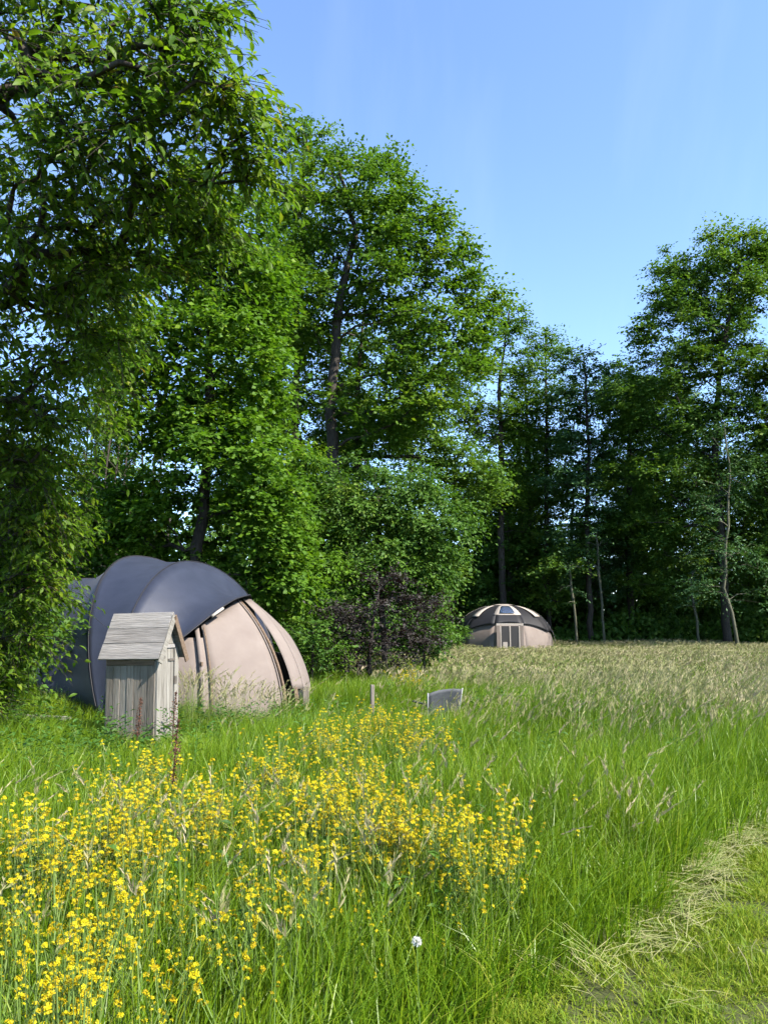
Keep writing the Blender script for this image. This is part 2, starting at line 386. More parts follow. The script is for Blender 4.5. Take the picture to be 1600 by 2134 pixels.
# --- the big-leaved tree leaning in from the left
ch_blobs = [B(100, 60, 5.3, 280, 150, 0.8, 46), B(370, 50, 4.9, 60, 75, 0.35, 15), B(430, 160, 4.8, 35, 30, 0.2, 5), B(270, 260, 5.3, 210, 120, 0.7, 44),
            B(485, 235, 5.2, 35, 25, 0.25, 6), B(505, 350, 5.6, 40, 35, 0.3, 9), B(150, 450, 6.2, 260, 145, 0.9, 56), B(400, 440, 6.4, 70, 65, 0.4, 15),
            B(110, 650, 7.2, 180, 130, 0.9, 48), B(70, 830, 8.0, 140, 105, 0.9, 44), B(45, 980, 8.6, 105, 90, 0.8, 38), B(55, 1110, 9.0, 95, 75, 0.7, 40),
            B(35, 1215, 9.2, 80, 55, 0.6, 28), B(20, 1330, 9.3, 60, 60, 0.5, 22), B(-10, 1430, 9.3, 45, 50, 0.4, 14), B(-200, 300, 6.6, 260, 380, 1.2, 50), B(-260, 900, 8.2, 260, 300, 1.2, 50)]
r = np.random.default_rng(11)
base = np.array([-5.9, 8.3, 0.0])
mb, P, Nn, D, size, rnd = tree_parts(r, [base, base + [0.1, -0.2, 1.6], base + [0.5, -0.9, 3.4], base + [1.2, -1.8, 5.4], base + [1.9, -2.6, 7.2]], ch_blobs,
                                     dict(n=98, size=0.086, rad=0.40, flat=0.7, droop=0.7, fine=True, per=8), mind=0.16, trunk_r=0.17, tip_r=0.004)
cherry = empty('cherry_tree', base); tag(cherry, 'leafy tree with long pointed glossy leaves leaning in along the left edge', 'tree')
obj('trunk', mesh_np('trunk', np.array(mb.V) - base, mb.F, smooth=True), M['bark'], cherry)
pj = proj(P); vis = (pj[:, 0] > 5) & (pj[:, 0] < 600) & (pj[:, 1] > 5) & (pj[:, 1] < 1500)
score = np.where(vis, size / pj[:, 2] * np.abs((Nn * unit(P - [0, 0, CAMH])).sum(1)), 0)
big = np.zeros(len(P), bool); big[np.argsort(-score)[:300]] = True
V, F, rn = leaf_block(P[~big], Nn[~big], D[~big], size[~big], 0.42, True, rnd[~big])
tag(obj('crown', mesh_np('crown', V - base, F, rn), M['cherry'], cherry), kind='stuff')
leaf_me = []
for k in range(8):                       # the leaves that show largest are pieces of their own
    V, F, rn = leaf_block(np.zeros((1, 3)), np.array([[0, 0, 1.0]]), np.array([[1.0, 0, 0]]), 1.0, 0.42, True, np.array([0.15 + k * 0.11]))
    me = mesh_np('leaf', V, F, rn); me.materials.append(M['cherry']); leaf_me.append(me)
for i in np.nonzero(big)[0]:
    o = bpy.data.objects.new('leaf', leaf_me[int(np.clip(rnd[i], 0, 0.999) * 8)]); C.objects.link(o); o.parent = cherry
    S_ = unit(np.cross(Nn[i], D[i])); N_ = np.cross(D[i], S_)
    m4 = Matrix(((D[i][0], S_[0], N_[0], 0), (D[i][1], S_[1], N_[1], 0), (D[i][2], S_[2], N_[2], 0), (0, 0, 0, 1)))
    o.matrix_local = Matrix.Translation(P[i] - base) @ m4 @ Matrix.Scale(float(size[i]), 4)

# --- maple behind the big tent
g = gpt(400, 17.6)
tree('maple_tree', 'yellow-green maple rising behind the big navy tent', 'tree', [g, g + [0.1, 0, 2.5], g + [0.3, 0, 5.5], g + [0.2, 0, 8.5], at(450, 420, 17.5)],
     [B(440, 450, 17.4, 120, 90, 1.2, 40), B(330, 600, 17.4, 190, 120, 1.5, 62), B(490, 590, 17.6, 105, 110, 1.2, 44), B(400, 760, 17, 190, 110, 1.6, 62),
      B(520, 800, 18, 70, 100, 1.0, 26), B(470, 930, 16.8, 110, 80, 1.2, 30), B(520, 1040, 17.2, 120, 90, 1.2, 36), B(350, 1060, 18, 140, 70, 1.4, 32),
      B(570, 1180, 17.6, 70, 90, 0.9, 24), B(200, 1060, 18.4, 120, 70, 1.2, 24), B(220, 720, 18, 120, 90, 1.2, 22), B(360, 900, 17.6, 90, 60, 1.2, 22), B(330, 1130, 18, 170, 50, 1.2, 26)],
     dict(n=205, size=0.118, width=0.8, rad=0.58, flat=0.5, droop=0.45), M['maple'], M['bark'], 21, mind=0.30, trunk_r=0.15)

# --- tall tree in the middle and its neighbours
far = dict(n=230, size=0.165, width=0.7, rad=0.85, flat=0.55, droop=0.3)
g = gpt(695, 30)
tree('oak_tree', 'tallest dark-trunked tree with a broad crown in the middle of the wood edge', 'tree',
     [g, g + [0.1, 0, 5], at(690, 860, 30), at(705, 640, 30), at(740, 480, 30), at(700, 330, 30)],
     [B(720, 420, 30, 110, 70, 2.2, 34), B(650, 470, 30, 85, 80, 2, 24), B(830, 490, 30, 110, 70, 2.2, 34), B(930, 550, 30, 75, 60, 1.8, 22),
      B(770, 580, 30, 160, 90, 2.6, 44), B(900, 670, 30, 120, 80, 2.2, 32), B(650, 650, 30, 75, 110, 2, 22), B(1000, 620, 31, 40, 45, 1, 9),
      B(880, 800, 29, 95, 95, 2, 36), B(780, 850, 30, 110, 80, 2, 22), B(980, 720, 30, 50, 60, 1.2, 10), B(820, 370, 30.5, 35, 50, 0.8, 7)],
     far, M['oak'], M['bark'], 31, mind=0.6, trunk_r=0.24)
g = gpt(603, 32)
slim = tree('aspen_tree', 'slim straight aspen with a high narrow crown left of the tallest tree', 'tree',
     [g, g + [0.1, 0, 6], g + [0.2, 0, 13], at(612, 500, 32), at(640, 285, 32)],
     [B(640, 320, 32, 70, 55, 1.4, 22), B(610, 430, 32, 60, 80, 1.4, 22), B(630, 560, 32, 55, 90, 1.4, 20), B(590, 720, 32, 50, 100, 1.2, 18), B(600, 860, 32, 55, 60, 1.2, 10), B(760, 330, 32, 50, 40, 0.8, 8)],
     dict(far, n=190, size=0.15), M['oak'], M['bark'], 33, mind=0.5, trunk_r=0.16)
g = gpt(545, 29)
tree('aspen_tree', 'slim aspen with dark trunk showing between the maple and the tall trees', 'tree',
     [g, g + [0.0, 0, 6], g + [-0.1, 0, 11], at(550, 520, 29)],
     [B(550, 540, 29, 50, 70, 1.2, 18), B(540, 680, 29, 55, 90, 1.2, 20), B(555, 840, 29, 45, 80, 1.2, 14)],
     dict(far, n=190, size=0.15), M['ash'], M['bark'], 34, mind=0.5, trunk_r=0.13)
g = gpt(1045, 46)
ash3 = tree('ash_tree', 'light green ash with a loose crown right of the tallest tree', 'tree',
     [g, g + [0, 0, 6], at(1045, 960, 46), at(1040, 800, 46), at(1060, 650, 46)],
     [B(1060, 680, 46, 45, 50, 1.4, 15), B(1010, 740, 46, 55, 60, 1.6, 18), B(1080, 790, 46, 45, 60, 1.5, 16), B(1030, 880, 46, 65, 55, 1.8, 28), B(1080, 880, 46, 50, 50, 1.8, 18), B(990, 960, 46, 50, 50, 1.5, 10), B(1075, 960, 46, 40, 50, 1.4, 10), B(960, 850, 46, 40, 60, 1.4, 14), B(1040, 1010, 46, 60, 50, 1.6, 16), B(1000, 1060, 46.5, 60, 50, 1.6, 16), B(1085, 1060, 46.5, 45, 50, 1.6, 12)],
     far, M['oak'], M['bark'], 35, mind=0.6, trunk_r=0.2)
g = gpt(1140, 47)
slim2 = tree('aspen_tree', 'sparse slim aspen above the striped dome tent', 'tree',
     [g, g + [0, 0, 7], at(1140, 900, 47), at(1135, 700, 47)],
     [B(1125, 730, 47, 45, 40, 1.4, 12), B(1150, 820, 47, 55, 55, 1.6, 26), B(1180, 900, 47, 50, 50, 1.6, 18), B(1120, 900, 47, 45, 55, 1.6, 15), B(1160, 990, 47, 55, 60, 1.6, 16), B(1130, 1090, 47, 55, 50, 1.6, 14), B(1170, 1170, 44, 60, 50, 1.6, 16), B(1140, 1240, 45, 50, 40, 1.4, 10)],
     dict(far, n=200), M['ash'], M['bark'], 36, mind=0.6, trunk_r=0.16)
g = gpt(1225, 44)
tree('aspen_tree', 'feathery bluish aspen at the lowest dip of the treetops', 'tree',
     [g, g + [0, 0, 7], at(1225, 900, 44), at(1215, 735, 44)],
     [B(1215, 760, 44, 55, 35, 1.4, 15), B(1190, 830, 44, 55, 50, 1.6, 14), B(1255, 840, 44, 45, 55, 1.6, 14), B(1220, 930, 44, 60, 55, 1.8, 26), B(1190, 1010, 44, 60, 50, 1.8, 20), B(1250, 1040, 44, 60, 50, 1.6, 14), B(1200, 1110, 44, 50, 50, 1.6, 14), B(1270, 1150, 44.5, 60, 60, 1.6, 18), B(1230, 1230, 45, 70, 45, 1.6, 16)],
     dict(far, n=200), M['willow'], M['bark'], 37, mind=0.6, trunk_r=0.16)
g = gpt(1505, 41)
ashR = tree('ash_tree', 'big forked ash towering at the right edge of the picture', 'tree',
     [g, g + [0, 0, 6], at(1490, 900, 41), at(1500, 760, 41), at(1540, 540, 41)],
     [B(1530, 520, 41, 70, 40, 2, 24), B(1440, 560, 41, 75, 50, 2, 26), B(1385, 640, 41, 50, 45, 1.6, 18), B(1350, 700, 41, 30, 22, 1, 6), B(1570, 610, 41, 80, 50, 2.2, 26), B(1480, 690, 41, 100, 45, 2.4, 28),
      B(1620, 540, 42, 60, 50, 2, 20), B(1500, 620, 41, 70, 45, 2, 18), B(1520, 850, 41, 70, 50, 2, 18), B(1450, 760, 41, 70, 45, 2, 16), B(1500, 960, 41.5, 70, 50, 2, 16), B(1410, 780, 41, 90, 60, 2.2, 26), B(1560, 780, 41, 80, 50, 2.2, 18), B(1340, 850, 42, 75, 65, 2, 24), B(1460, 880, 41, 80, 60, 2, 20), B(1590, 900, 41, 60, 70, 2, 14),
      B(1380, 990, 42, 110, 70, 2.4, 28), B(1300, 930, 43, 50, 60, 1.8, 14), B(1540, 1040, 42, 100, 80, 2.2, 26), B(1400, 1110, 42.5, 110, 70, 2.2, 32), B(1540, 1170, 42.5, 100, 70, 2.2, 28), B(1330, 1070, 43, 60, 70, 2, 16), B(1400, 1210, 43, 110, 50, 2, 24), B(1640, 1100, 42, 60, 100, 2, 16)],
     dict(far, n=290), M['ash'], M['bark'], 38, mind=0.6, trunk_r=0.22)
g = gpt(1310, 47)
tree('ash_tree', 'middling leafy ash filling the gap left of the big forked ash', 'tree', [g, g + [0, 0, 6], at(1310, 950, 47), at(1320, 800, 47)],
     [B(1320, 790, 47, 50, 40, 1.8, 16), B(1290, 860, 47, 70, 50, 2, 24), B(1350, 920, 47, 70, 60, 2, 26), B(1290, 980, 47, 70, 60, 2, 24), B(1340, 1080, 47, 80, 60, 2, 24), B(1270, 1100, 47, 60, 60, 2, 18)],
     dict(far, n=230), M['oak'], M['bark'], 39, mind=0.6, trunk_r=0.2)
g = gpt(1100, 50)
tree('ash_tree', 'hazy green tree seen between the loose ash and the sparse aspen', 'tree', [g, g + [0, 0, 6], at(1100, 950, 50), at(1095, 800, 50)],
     [B(1095, 800, 50, 45, 50, 1.8, 16), B(1080, 900, 50, 60, 60, 2, 20), B(1130, 960, 50, 50, 60, 2, 18), B(1085, 1020, 50, 60, 50, 2, 16)],
     dict(far, n=230), M['ash'], M['bark'], 40, mind=0.6, trunk_r=0.2)
g = gpt(1620, 39)
tree('ash_tree', 'broad low tree filling the right border below the big ash', 'tree', [g, g + [0, 0, 4], at(1620, 950, 39), at(1610, 760, 39)],
     [B(1600, 770, 39, 50, 50, 1.8, 18), B(1630, 880, 39, 70, 70, 2, 26), B(1600, 1000, 39, 60, 70, 2, 24), B(1640, 1120, 39, 80, 70, 2, 26)],
     dict(far, n=230), M['ash'], M['bark'], 52, mind=0.6, trunk_r=0.2)
g = gpt(745, 35)
tree('alder_tree', 'dim green tree standing close behind the tallest tree', 'tree', [g, g + [0, 0, 6], at(745, 800, 35), at(760, 620, 35)],
     [B(640, 700, 35, 80, 80, 2, 22), B(770, 700, 35, 90, 80, 2, 26), B(700, 820, 35, 100, 70, 2, 28), B(830, 880, 35, 100, 70, 2, 28), B(610, 890, 34, 80, 60, 2, 22), B(720, 950, 34, 110, 50, 2, 26), B(920, 960, 35, 70, 60, 2, 18), B(940, 780, 35, 50, 70, 2, 14), B(970, 1010, 35, 55, 50, 2, 22)],
     far, M['ash'], M['bark'], 53, mind=0.6, trunk_r=0.2)
GB = 'trees standing deeper in the wood'
tl = 'half-hidden tree deeper in the wood behind the front row'
copy_thing(ashR, (26.5, 40, 0), R(70), 1.05, 'tall ash whose left edge only reaches the right border of the picture')
for (x, y, rz, s, src) in [(31, 52, 20, 1, ashR), (21, 56, 140, .85, ashR), (10, 55, 250, .72, ash3), (17, 51, 100, .8, slim2), (1.5, 46, 30, .9, slim2),
                           (-2, 40, 80, .8, ash3), (-7.5, 38, 180, .7, ash3), (-13, 34, 60, .6, ash3), (-9.5, 26, 300, .55, slim2), (-17, 27, 20, .8, ash3)]:
    copy_thing(src, (x, y, 0), R(rz), s, tl, GB)
r_ = np.random.default_rng(91)
thick = tree('thicket_tree', tl, 'tree', [(13.0, 53.0, 0), (13.1, 53, 4), (13.0, 53.1, 8), (13.2, 53, 11)],
     [(np.array([13 + a, 53 + b, z]), np.array([2.4, 2.2, 1.7]), 24) for (a, b, z) in [(0, 0, 11), (-1.8, .5, 8.5), (1.9, -.4, 8.2), (0, -.8, 6.2), (-2.2, 0, 4.2), (2.3, .3, 4.0), (0, 0, 2.4)]],
     dict(far, n=230, size=0.19), M['ash'], M['bark'], 92, group=GB, mind=0.6, trunk_r=0.16)
for (x, y, rz, s_) in [(6.5, 55, 40, .9), (9.5, 57, 90, 1.05), (17.5, 54, 150, .95), (21.5, 52, 200, 1.0), (25.5, 54, 250, .95), (30, 50, 300, 1.1), (35, 53, 20, 1.1), (3, 51, 110, .75), (-1.5, 45, 170, .7),
                       (-6, 32, 30, .62), (-10, 30, 100, .62), (-14, 28, 160, .7), (-18, 31, 200, .9), (28, 46.5, 130, .9)]:
    copy_thing(thick, (x, y, 0), R(rz), s_, tl, GB)
# thin bare stems against the bright gap behind the tent
rs = np.random.default_rng(5)
for k in range(11):
    g = gpt(165 + k * 17 + rs.uniform(-6, 6), 24 + rs.uniform(0, 2.5)); lean = rs.uniform(-0.5, 0.5)
    mb = MB().tube([(0, 0, 0), (lean * 0.4, 0, 3.2), (lean + rs.uniform(-.1, .1), 0, 6.2), (lean * 1.6, 0, 9)], [0.06, 0.05, 0.035, 0.015], n=5)
    for j in range(4):
        z = rs.uniform(4, 7.5); s = rs.choice([-1, 1])
        mb.tube([(lean * z / 7, 0, z), (lean * z / 7 + s * 0.5, rs.uniform(-.4, .4), z + 0.6), (lean * z / 7 + s * 0.8, 0, z + 1.3)], [0.02, 0.014, 0.006], n=3)
    e = empty('bare_sapling', g); tag(e, 'thin dark bare stem against the bright gap left above the big tent', 'sapling', 'bare stems in the gap')
    mb.build('stem', M['bark'], e, smooth=True)

# --- bushes
bush = dict(n=240, size=0.112, width=0.55, rad=0.56, flat=0.6, droop=0.7)
g = gpt(800, 21)
hazel = tree('hazel_bush', 'wide drooping green hazel bush between the two tents', 'bush', [g, g + [0, 0, 1.2], at(790, 1100, 21), at(780, 980, 21)],
     [B(800, 1010, 21, 150, 60, 1.4, 44), B(720, 1090, 21, 120, 80, 1.4, 44), B(870, 1100, 20.8, 105, 85, 1.4, 46), B(800, 1180, 20.6, 130, 70, 1.4, 42), B(865, 1205, 20.6, 55, 50, 1.1, 22), B(660, 1010, 21.4, 80, 60, 1.1, 22)],
     bush, M['hazel'], M['bark'], 41, mind=0.26, trunk_r=0.09, stem='stems')
g = gpt(600, 20)
tree('hazel_bush', 'green bush hanging over the right end of the big tent', 'bush', [g, g + [0, 0, 1.5], at(600, 1120, 20), at(600, 980, 20)],
     [B(600, 980, 20, 90, 60, 1.3, 26), B(560, 1080, 19.6, 100, 80, 1.3, 32), B(650, 1150, 20, 70, 90, 1.2, 26), B(590, 1230, 19.4, 70, 80, 1.1, 26), B(660, 1330, 20, 50, 60, 0.9, 16)],
     bush, M['maple'], M['bark'], 42, mind=0.28, trunk_r=0.08, stem='stems')
g = gpt(1060, 48)
tree('holly_bush', 'dark rounded bush rising right behind the striped dome tent', 'bush', [g, g + [0, 0, 3], at(1060, 1130, 48), at(1055, 1040, 48)],
     [B(1060, 1080, 48, 80, 60, 2.2, 34), B(1020, 1160, 48, 70, 70, 2.2, 34), B(1100, 1170, 48, 70, 70, 2.2, 34), B(1060, 1240, 47.5, 90, 50, 2, 30)],
     dict(far, n=160, size=0.18, rad=0.9), M['hazel'], M['bark'], 43, mind=0.5, trunk_r=0.15, stem='stems')
g = gpt(770, 17.2)
tree('purple_bush', 'dark purple-leaved bush in front of the hazel', 'bush', [g, g + [0, 0, 0.6], at(780, 1290, 17.2), at(790, 1220, 17.2)],
     [B(800, 1215, 17.4, 60, 25, 0.7, 14), B(885, 1250, 17.6, 40, 20, 0.6, 8), B(720, 1290, 17, 70, 40, 0.7, 30), B(830, 1280, 17.2, 90, 45, 0.7, 36), B(760, 1350, 16.8, 100, 45, 0.8, 44), B(860, 1340, 17, 50, 40, 0.6, 18)],
     dict(n=80, size=0.078, width=0.5, rad=0.38, flat=0.6, droop=0.2), M['purple'], M['bark'], 44, mind=0.16, trunk_r=0.05, stem='stems')
g = gpt(880, 18.4)
sh = tree('low_shrub', 'small fresh green shrub right of the purple bush', 'shrub', [g, g + [0, 0, 0.5], at(885, 1300, 18.4)],
     [B(885, 1320, 18.4, 60, 45, 0.7, 34)], dict(n=110, size=0.09, width=0.6, rad=0.34, flat=0.7), M['hazel'], M['bark'], 45, mind=0.18, trunk_r=0.03, stem='stems')
copy_thing(sh, gpt(935, 30), 1.0, 0.8, 'low green shrub touching the left side of the striped dome tent')
copy_thing(sh, gpt(655, 16.2), 2.0, 0.9, 'low green shrub between the big tent and the purple bush')
copy_thing(sh, gpt(45, 12.4), 2.5, 1.25, 'dark shrub in the shade at the left end of the big tent')
copy_thing(sh, gpt(-10, 11.5), 4, 1.3, 'dark shrub under the left tree at the picture edge')
# young tree with the pale trunk
g = gpt(1526, 37)
tree('young_willow', 'young tree with a slender pale trunk at the edge of the meadow', 'tree',
     [g, at(1524, 1278, 37), at(1507, 1225, 37), at(1513, 1130, 37), at(1520, 1000, 37), at(1508, 880, 37)],
     [B(1510, 900, 37, 35, 60, 1, 14), B(1540, 1000, 37, 45, 60, 1.2, 18), B(1480, 1040, 37, 40, 60, 1.2, 16), B(1500, 1150, 37, 60, 50, 1.3, 18), B(1470, 1230, 37, 40, 25, 1, 8), B(1560, 1180, 37, 40, 50, 1.2, 10), B(1570, 1240, 37, 30, 20, 1, 5)],
     dict(n=80, size=0.15, width=0.4, rad=0.8, flat=0.7, droop=0.5), M['willow'], M['palebark'], 46, mind=0.4, trunk_r=0.085, tip_r=0.010)
for (px, Y, top, lab) in [(1195, 42.5, 1180, 'thin pale sapling right of the striped dome tent'), (1252, 42.5, 1120, 'pale sapling halfway between dome tent and young willow'), (1448, 41, 1205, 'thin leaning sapling left of the young willow')]:
    g = gpt(px, Y)
    tree('sapling', lab, 'sapling', [g, at(px + 2, 1290, Y), at(px - 6, top + 40, Y), at(px - 10, top, Y)],
         [B(px - 8, top, Y, 26, 30, 0.8, 7), B(px - 14, top + 55, Y, 30, 25, 0.8, 6)], dict(n=40, size=0.15, width=0.5, rad=0.7, flat=0.6), M['willow'], M['palebark'], int(px), mind=0.3, trunk_r=0.07, tip_r=0.012)

# --- undergrowth: one dark mass along the foot of the wood
r = np.random.default_rng(51)
def mass(n, xr, yr, zmax, size, seed):
    r = np.random.default_rng(seed)
    x = r.uniform(*xr, n); y = r.uniform(*yr, n)
    h = zmax * (0.55 + 0.45 * np.sin(x * 0.9 + 2 * np.sin(x * 0.37)) * np.cos(y * 0.6 + x * 0.2))
    z = r.random(n) ** 0.8 * np.clip(h, 0.5, None)
    P = np.stack([x, y, z], 1)
    return P, size * r.uniform(0.7, 1.3, n), r
Ps, Ss = [], []
for a in [(56000, (4, 48), (47.5, 54), 7.5, 0.30, 1), (30000, (-16, 1.2), (24.5, 33), 6.4, 0.22, 2), (26000, (-13, -4.0), (18.8, 22), 5.2, 0.17, 3), (16000, (0, 13), (50.5, 55), 10.5, 0.32, 10), (9000, (-4, 3.2), (34, 46), 6.0, 0.26, 4), (22000, (-26, 50), (55, 64), 9, 0.42, 6), (9000, (26, 48), (42, 48), 6, .3, 8), (15000, (8.8, 30), (43.6, 46), 2.8, 0.24, 9)]:
    P, s, r = mass(*a); Ps.append(P); Ss.append(s)
P = np.concatenate(Ps); s = np.concatenate(Ss); n = len(P)
V, F, rn = leaf_block(P, unit(r.normal(size=(n, 3)) * 0.6 + [0, -0.2, 0.7]), unit(r.normal(size=(n, 3)) + [0, 0, -0.3]), s, 0.7, False, np.clip(r.normal(0.35, 0.22, n), 0, 1))
tag(obj('undergrowth', mesh_np('undergrowth', V, F, rn), M['hazel']), 'dense dark green undergrowth along the foot of the wood', 'undergrowth', kind='stuff')

# ------------------------------------------------------------------ the big navy tent
TC = np.array([-4.1, 14.6, 0.0]); TH = R(-30)
tent = empty('dome_tent', TC, TH)
tag(tent, 'large navy and beige dome tent standing behind the little wooden shed', 'tent')
RF, RB_, RS, ZB, PP = 3.04, 1.15, 2.28, 2.60, 1.92
def rib(t, z):                           # body surface, t = angle from the front, near side is negative v
    rr = (1 - (np.clip(z / ZB, 0, 1)) ** PP) ** (1 / PP)
    c = math.cos(t); return np.array([(RF if c > 0 else RB_) * c * rr, RS * math.sin(t) * rr, 0]) + np.array([0, 0, z])
def panel(t0, t1, z0, z1, nz=16, nt=8, bulge=0.0, taper=None, off=0.0):
    V = []; F = []
    for i in range(nz + 1):
        a, b = t0, t1
        if taper: a = t0 + taper[0] * (1 - i / nz); b = t1 + taper[1] * (1 - i / nz)
        for j in range(nt + 1):
            s = j / nt; zt = z1[0] * (1 - s) + z1[1] * s if hasattr(z1, '__len__') else z1; z = z0 + (zt - z0) * i / nz
            p0, p1 = rib(a, z), rib(b, z); nrm = unit(np.array([(p0 + p1)[0], (p0 + p1)[1], 0.4]))
            V.append(p0 * (1 - s) + p1 * s + nrm * (bulge * 4 * s * (1 - s) * math.sin(math.pi * min(1, 0.25 + i / nz * 0.75)) + off))
    for i in range(nz):
        for j in range(nt): a = i * (nt + 1) + j; F.append((a, a + 1, a + nt + 2, a + nt + 1))
    return V, F
def panel_obj(name, *a, mat='canvas', parent=tent, th=0.004, **k):
    V, F = panel(*a, **k); o = obj(name, mesh_np(name, np.array(V), F, smooth=True), M[mat], parent)
    m = o.modifiers.new('thickness', 'SOLIDIFY'); m.thickness = th; m.offset = 0
    return o
d_ = math.pi / 180
ZT = 2.595
fpan = panel_obj('body_panel', -7 * d_, -37 * d_, 0.0, (2.02, 1.56), bulge=0.05, taper=(-0.5 * d_, 0))
for a, b in ((-37, -75), (-75, -115), (-115, -150), (-150, -180), (180, 150), (150, 115), (115, 75), (75, 37)):
    panel_obj('body_panel', a * d_, b * d_, 0.0, 1.35 if abs(a) < 40 and abs(b) < 80 else 1.0, bulge=0.03, nt=6)
panel_obj('body_panel', 37 * d_, 9 * d_, 0.0, (1.35, 2.0), bulge=0.03, nt=6)
dp = panel_obj('door_panel', 9 * d_, -1.5 * d_, 0.48, 2.0, bulge=0.03, nt=5, taper=(0, 1.2 * d_), off=0.012)
dp['label'] = 'beige door flap hanging right of the dark slit'
panel_obj('door_skirt', 9 * d_, -1.0 * d_, 0.0, 0.46, bulge=0.0, nt=3, nz=4, mat='flyblack')
# seams, rib strip with toggle, door pole
def strip(name, t, z0, z1, w, mat, off=0.012, n=16, parent=tent):
    V = []; F = []
    for i in range(n + 1):
        z = z0 + (z1 - z0) * i / n; p = rib(t, z); q = rib(t + 0.02, z); tg = unit(q - p); nr = unit(np.array([p[0] / RF, p[1] / RS * 1.2, 0.25]))
        V += [p - tg * w / 2 + nr * off, p + tg * w / 2 + nr * off]
    for i in range(n): F.append((2 * i, 2 * i + 1, 2 * i + 3, 2 * i + 2))
    o = obj(name, mesh_np(name, np.array(V), F, smooth=True), M[mat], parent); m = o.modifiers.new('thickness', 'SOLIDIFY'); m.thickness = 0.01; m.offset = 0
    return o
rflap = strip('rib_flap', -39.2 * d_, 0.0, 1.50, 0.07, 'canvas', off=0.02)
strip('seam_tape', -36.2 * d_, 0.0, 1.5, 0.022, 'brownwood', off=0.045, parent=fpan)
strip('door_edge_tape', -7.6 * d_, 0.0, 1.98, 0.022, 'canvas', off=0.018, parent=fpan)
pp = [rib(-4.6 * d_, z) + np.array([-0.03, 0, 0]) for z in np.linspace(0, 2.0, 12)]
MB().tube(pp, 0.028, n=6).build('door_pole', M['brownwood'], tent, smooth=True)
MB().tube([rib(-1 * d_, 0) + [0.10, 0.02, 0], rib(-1 * d_, 0.5) + [0.06, 0.02, 0.02]], 0.045, n=7).build('corner_post', M['brownwood'], tent)
kp = rib(-39.2 * d_, 0.95)
MB().box(kp + np.array([0.035, -0.03, 0]), (0.035, 0.035, 0.06)).build('toggle', M['brownwood'], rflap)
fl = []
for i in range(28):
    t = 2 * math.pi * i / 28; fl.append(rib(t, 0.0) * 0.985 + np.array([0, 0, 0.03]))
obj('groundsheet', mesh_np('groundsheet', np.array(fl), [tuple(range(28))]), M['flyblack'], tent)

# flysheet: panels stretched between hoops
def spline(cps, n):
    cps = np.array(cps, float); t = np.linspace(0, 1, len(cps)); out = []
    for s in np.linspace(0, 1, n):
        i = min(int(s * (len(cps) - 1)), len(cps) - 2); f = s * (len(cps) - 1) - i
        p0, p1, p2, p3 = cps[max(i - 1, 0)], cps[i], cps[i + 1], cps[min(i + 2, len(cps) - 1)]
        out.append(0.5 * (2 * p1 + (p2 - p0) * f + (2 * p0 - 5 * p1 + 4 * p2 - p3) * f * f + (3 * p1 - p0 - 3 * p2 + p3) * f ** 3))
    return np.array(out)
NH = 41
def hoop(u, w, h, lean=0.0, zb=0.12, p=2.15, splay=0.0, le=1.0, fs=1.0):
    out = []
    for k in range(NH):
        a = -math.pi / 2 + math.pi * k / (NH - 1); s, c = math.sin(a), math.cos(a)
        v = w * math.copysign(abs(s) ** (2 / p), s); z = zb + (h - zb) * max(c, 0) ** (2 / p)
        out.append((u + lean * (1.0 if v < 0 else fs) * max(0.0, 1 - z / h) ** le + splay * abs(s) ** 2, v, z))
    return np.array(out)
half = spline([(2.02, 0, 2.08), (2.05, -0.42, 1.99), (2.06, -0.82, 1.82), (1.99, -1.22, 1.56), (1.82, -1.72, 1.16), (1.72, -2.12, 0.70), (1.66, -2.38, 0.14)], NH // 2 + 1)
fh = spline([(2.02, 0, 2.08), (1.70, 0.42, 2.02), (1.38, 0.85, 1.86), (1.15, 1.30, 1.60), (1.0, 1.78, 1.16), (0.95, 2.12, 0.70), (0.95, 2.36, 0.14)], NH // 2 + 1)
edge = np.concatenate([half[::-1], fh[1:]])
hoops = [hoop(-2.55, 1.3, 1.3, 1.0, zb=0.1), hoop(-2.05, 2.2, 2.46, 1.9, le=0.8, fs=0.5), hoop(-0.72, 2.44, 2.86, 2.0, le=0.7, p=2.0, fs=0.3), hoop(0.60, 2.44, 2.71, 1.02, le=0.55, p=1.95, fs=0.25), edge]
sags = [0.05, 0.14, 0.06, 0.26]
for k in range(4):
    A, Bv = hoops[k], hoops[k + 1]; nu = 10; V = []; F = []
    for i in range(nu + 1):
        s = i / nu; row = A * (1 - s) + Bv * s
        cen = np.array([0, 0, 0.6]); inw = row - cen; inw[:, 0] = 0; inw = unit(inw)
        row = row - inw * (sags[k] * 4 * s * (1 - s) * (1.0 - 0.25 * s))[..., None] if hasattr(s, '__len__') else row - inw * (sags[k] * 4 * s * (1 - s))
        V.append(row)
    V = np.concatenate(V)
    for i in range(nu):
        for j in range(NH - 1): a = i * NH + j; F.append((a, a + NH, a + NH + 1, a + 1))
    o = obj('flysheet_panel', mesh_np('flysheet_panel', V, F, smooth=True), M['fly'], tent)
    m = o.modifiers.new('thickness', 'SOLIDIFY'); m.thickness = 0.006; m.offset = 0
for k in (1, 2, 3):
    MB().tube([p * np.array([1, 0.985, 0.985]) for p in hoops[k]], 0.018, n=5).build('hoop_pole', M['metal'], tent, smooth=True)
for k in (1, 2, 3):
    MB().tube([p * np.array([1, 1.002, 1.002]) for p in hoops[k]], 0.010, n=5).build('hoop_sleeve', M['flyblack'], tent, smooth=True)
MB().tube([p - [0, 0, 0.006] for p in edge], 0.013, n=5).build('flysheet_hem', M['flyblack'], tent, smooth=True)
hb = []
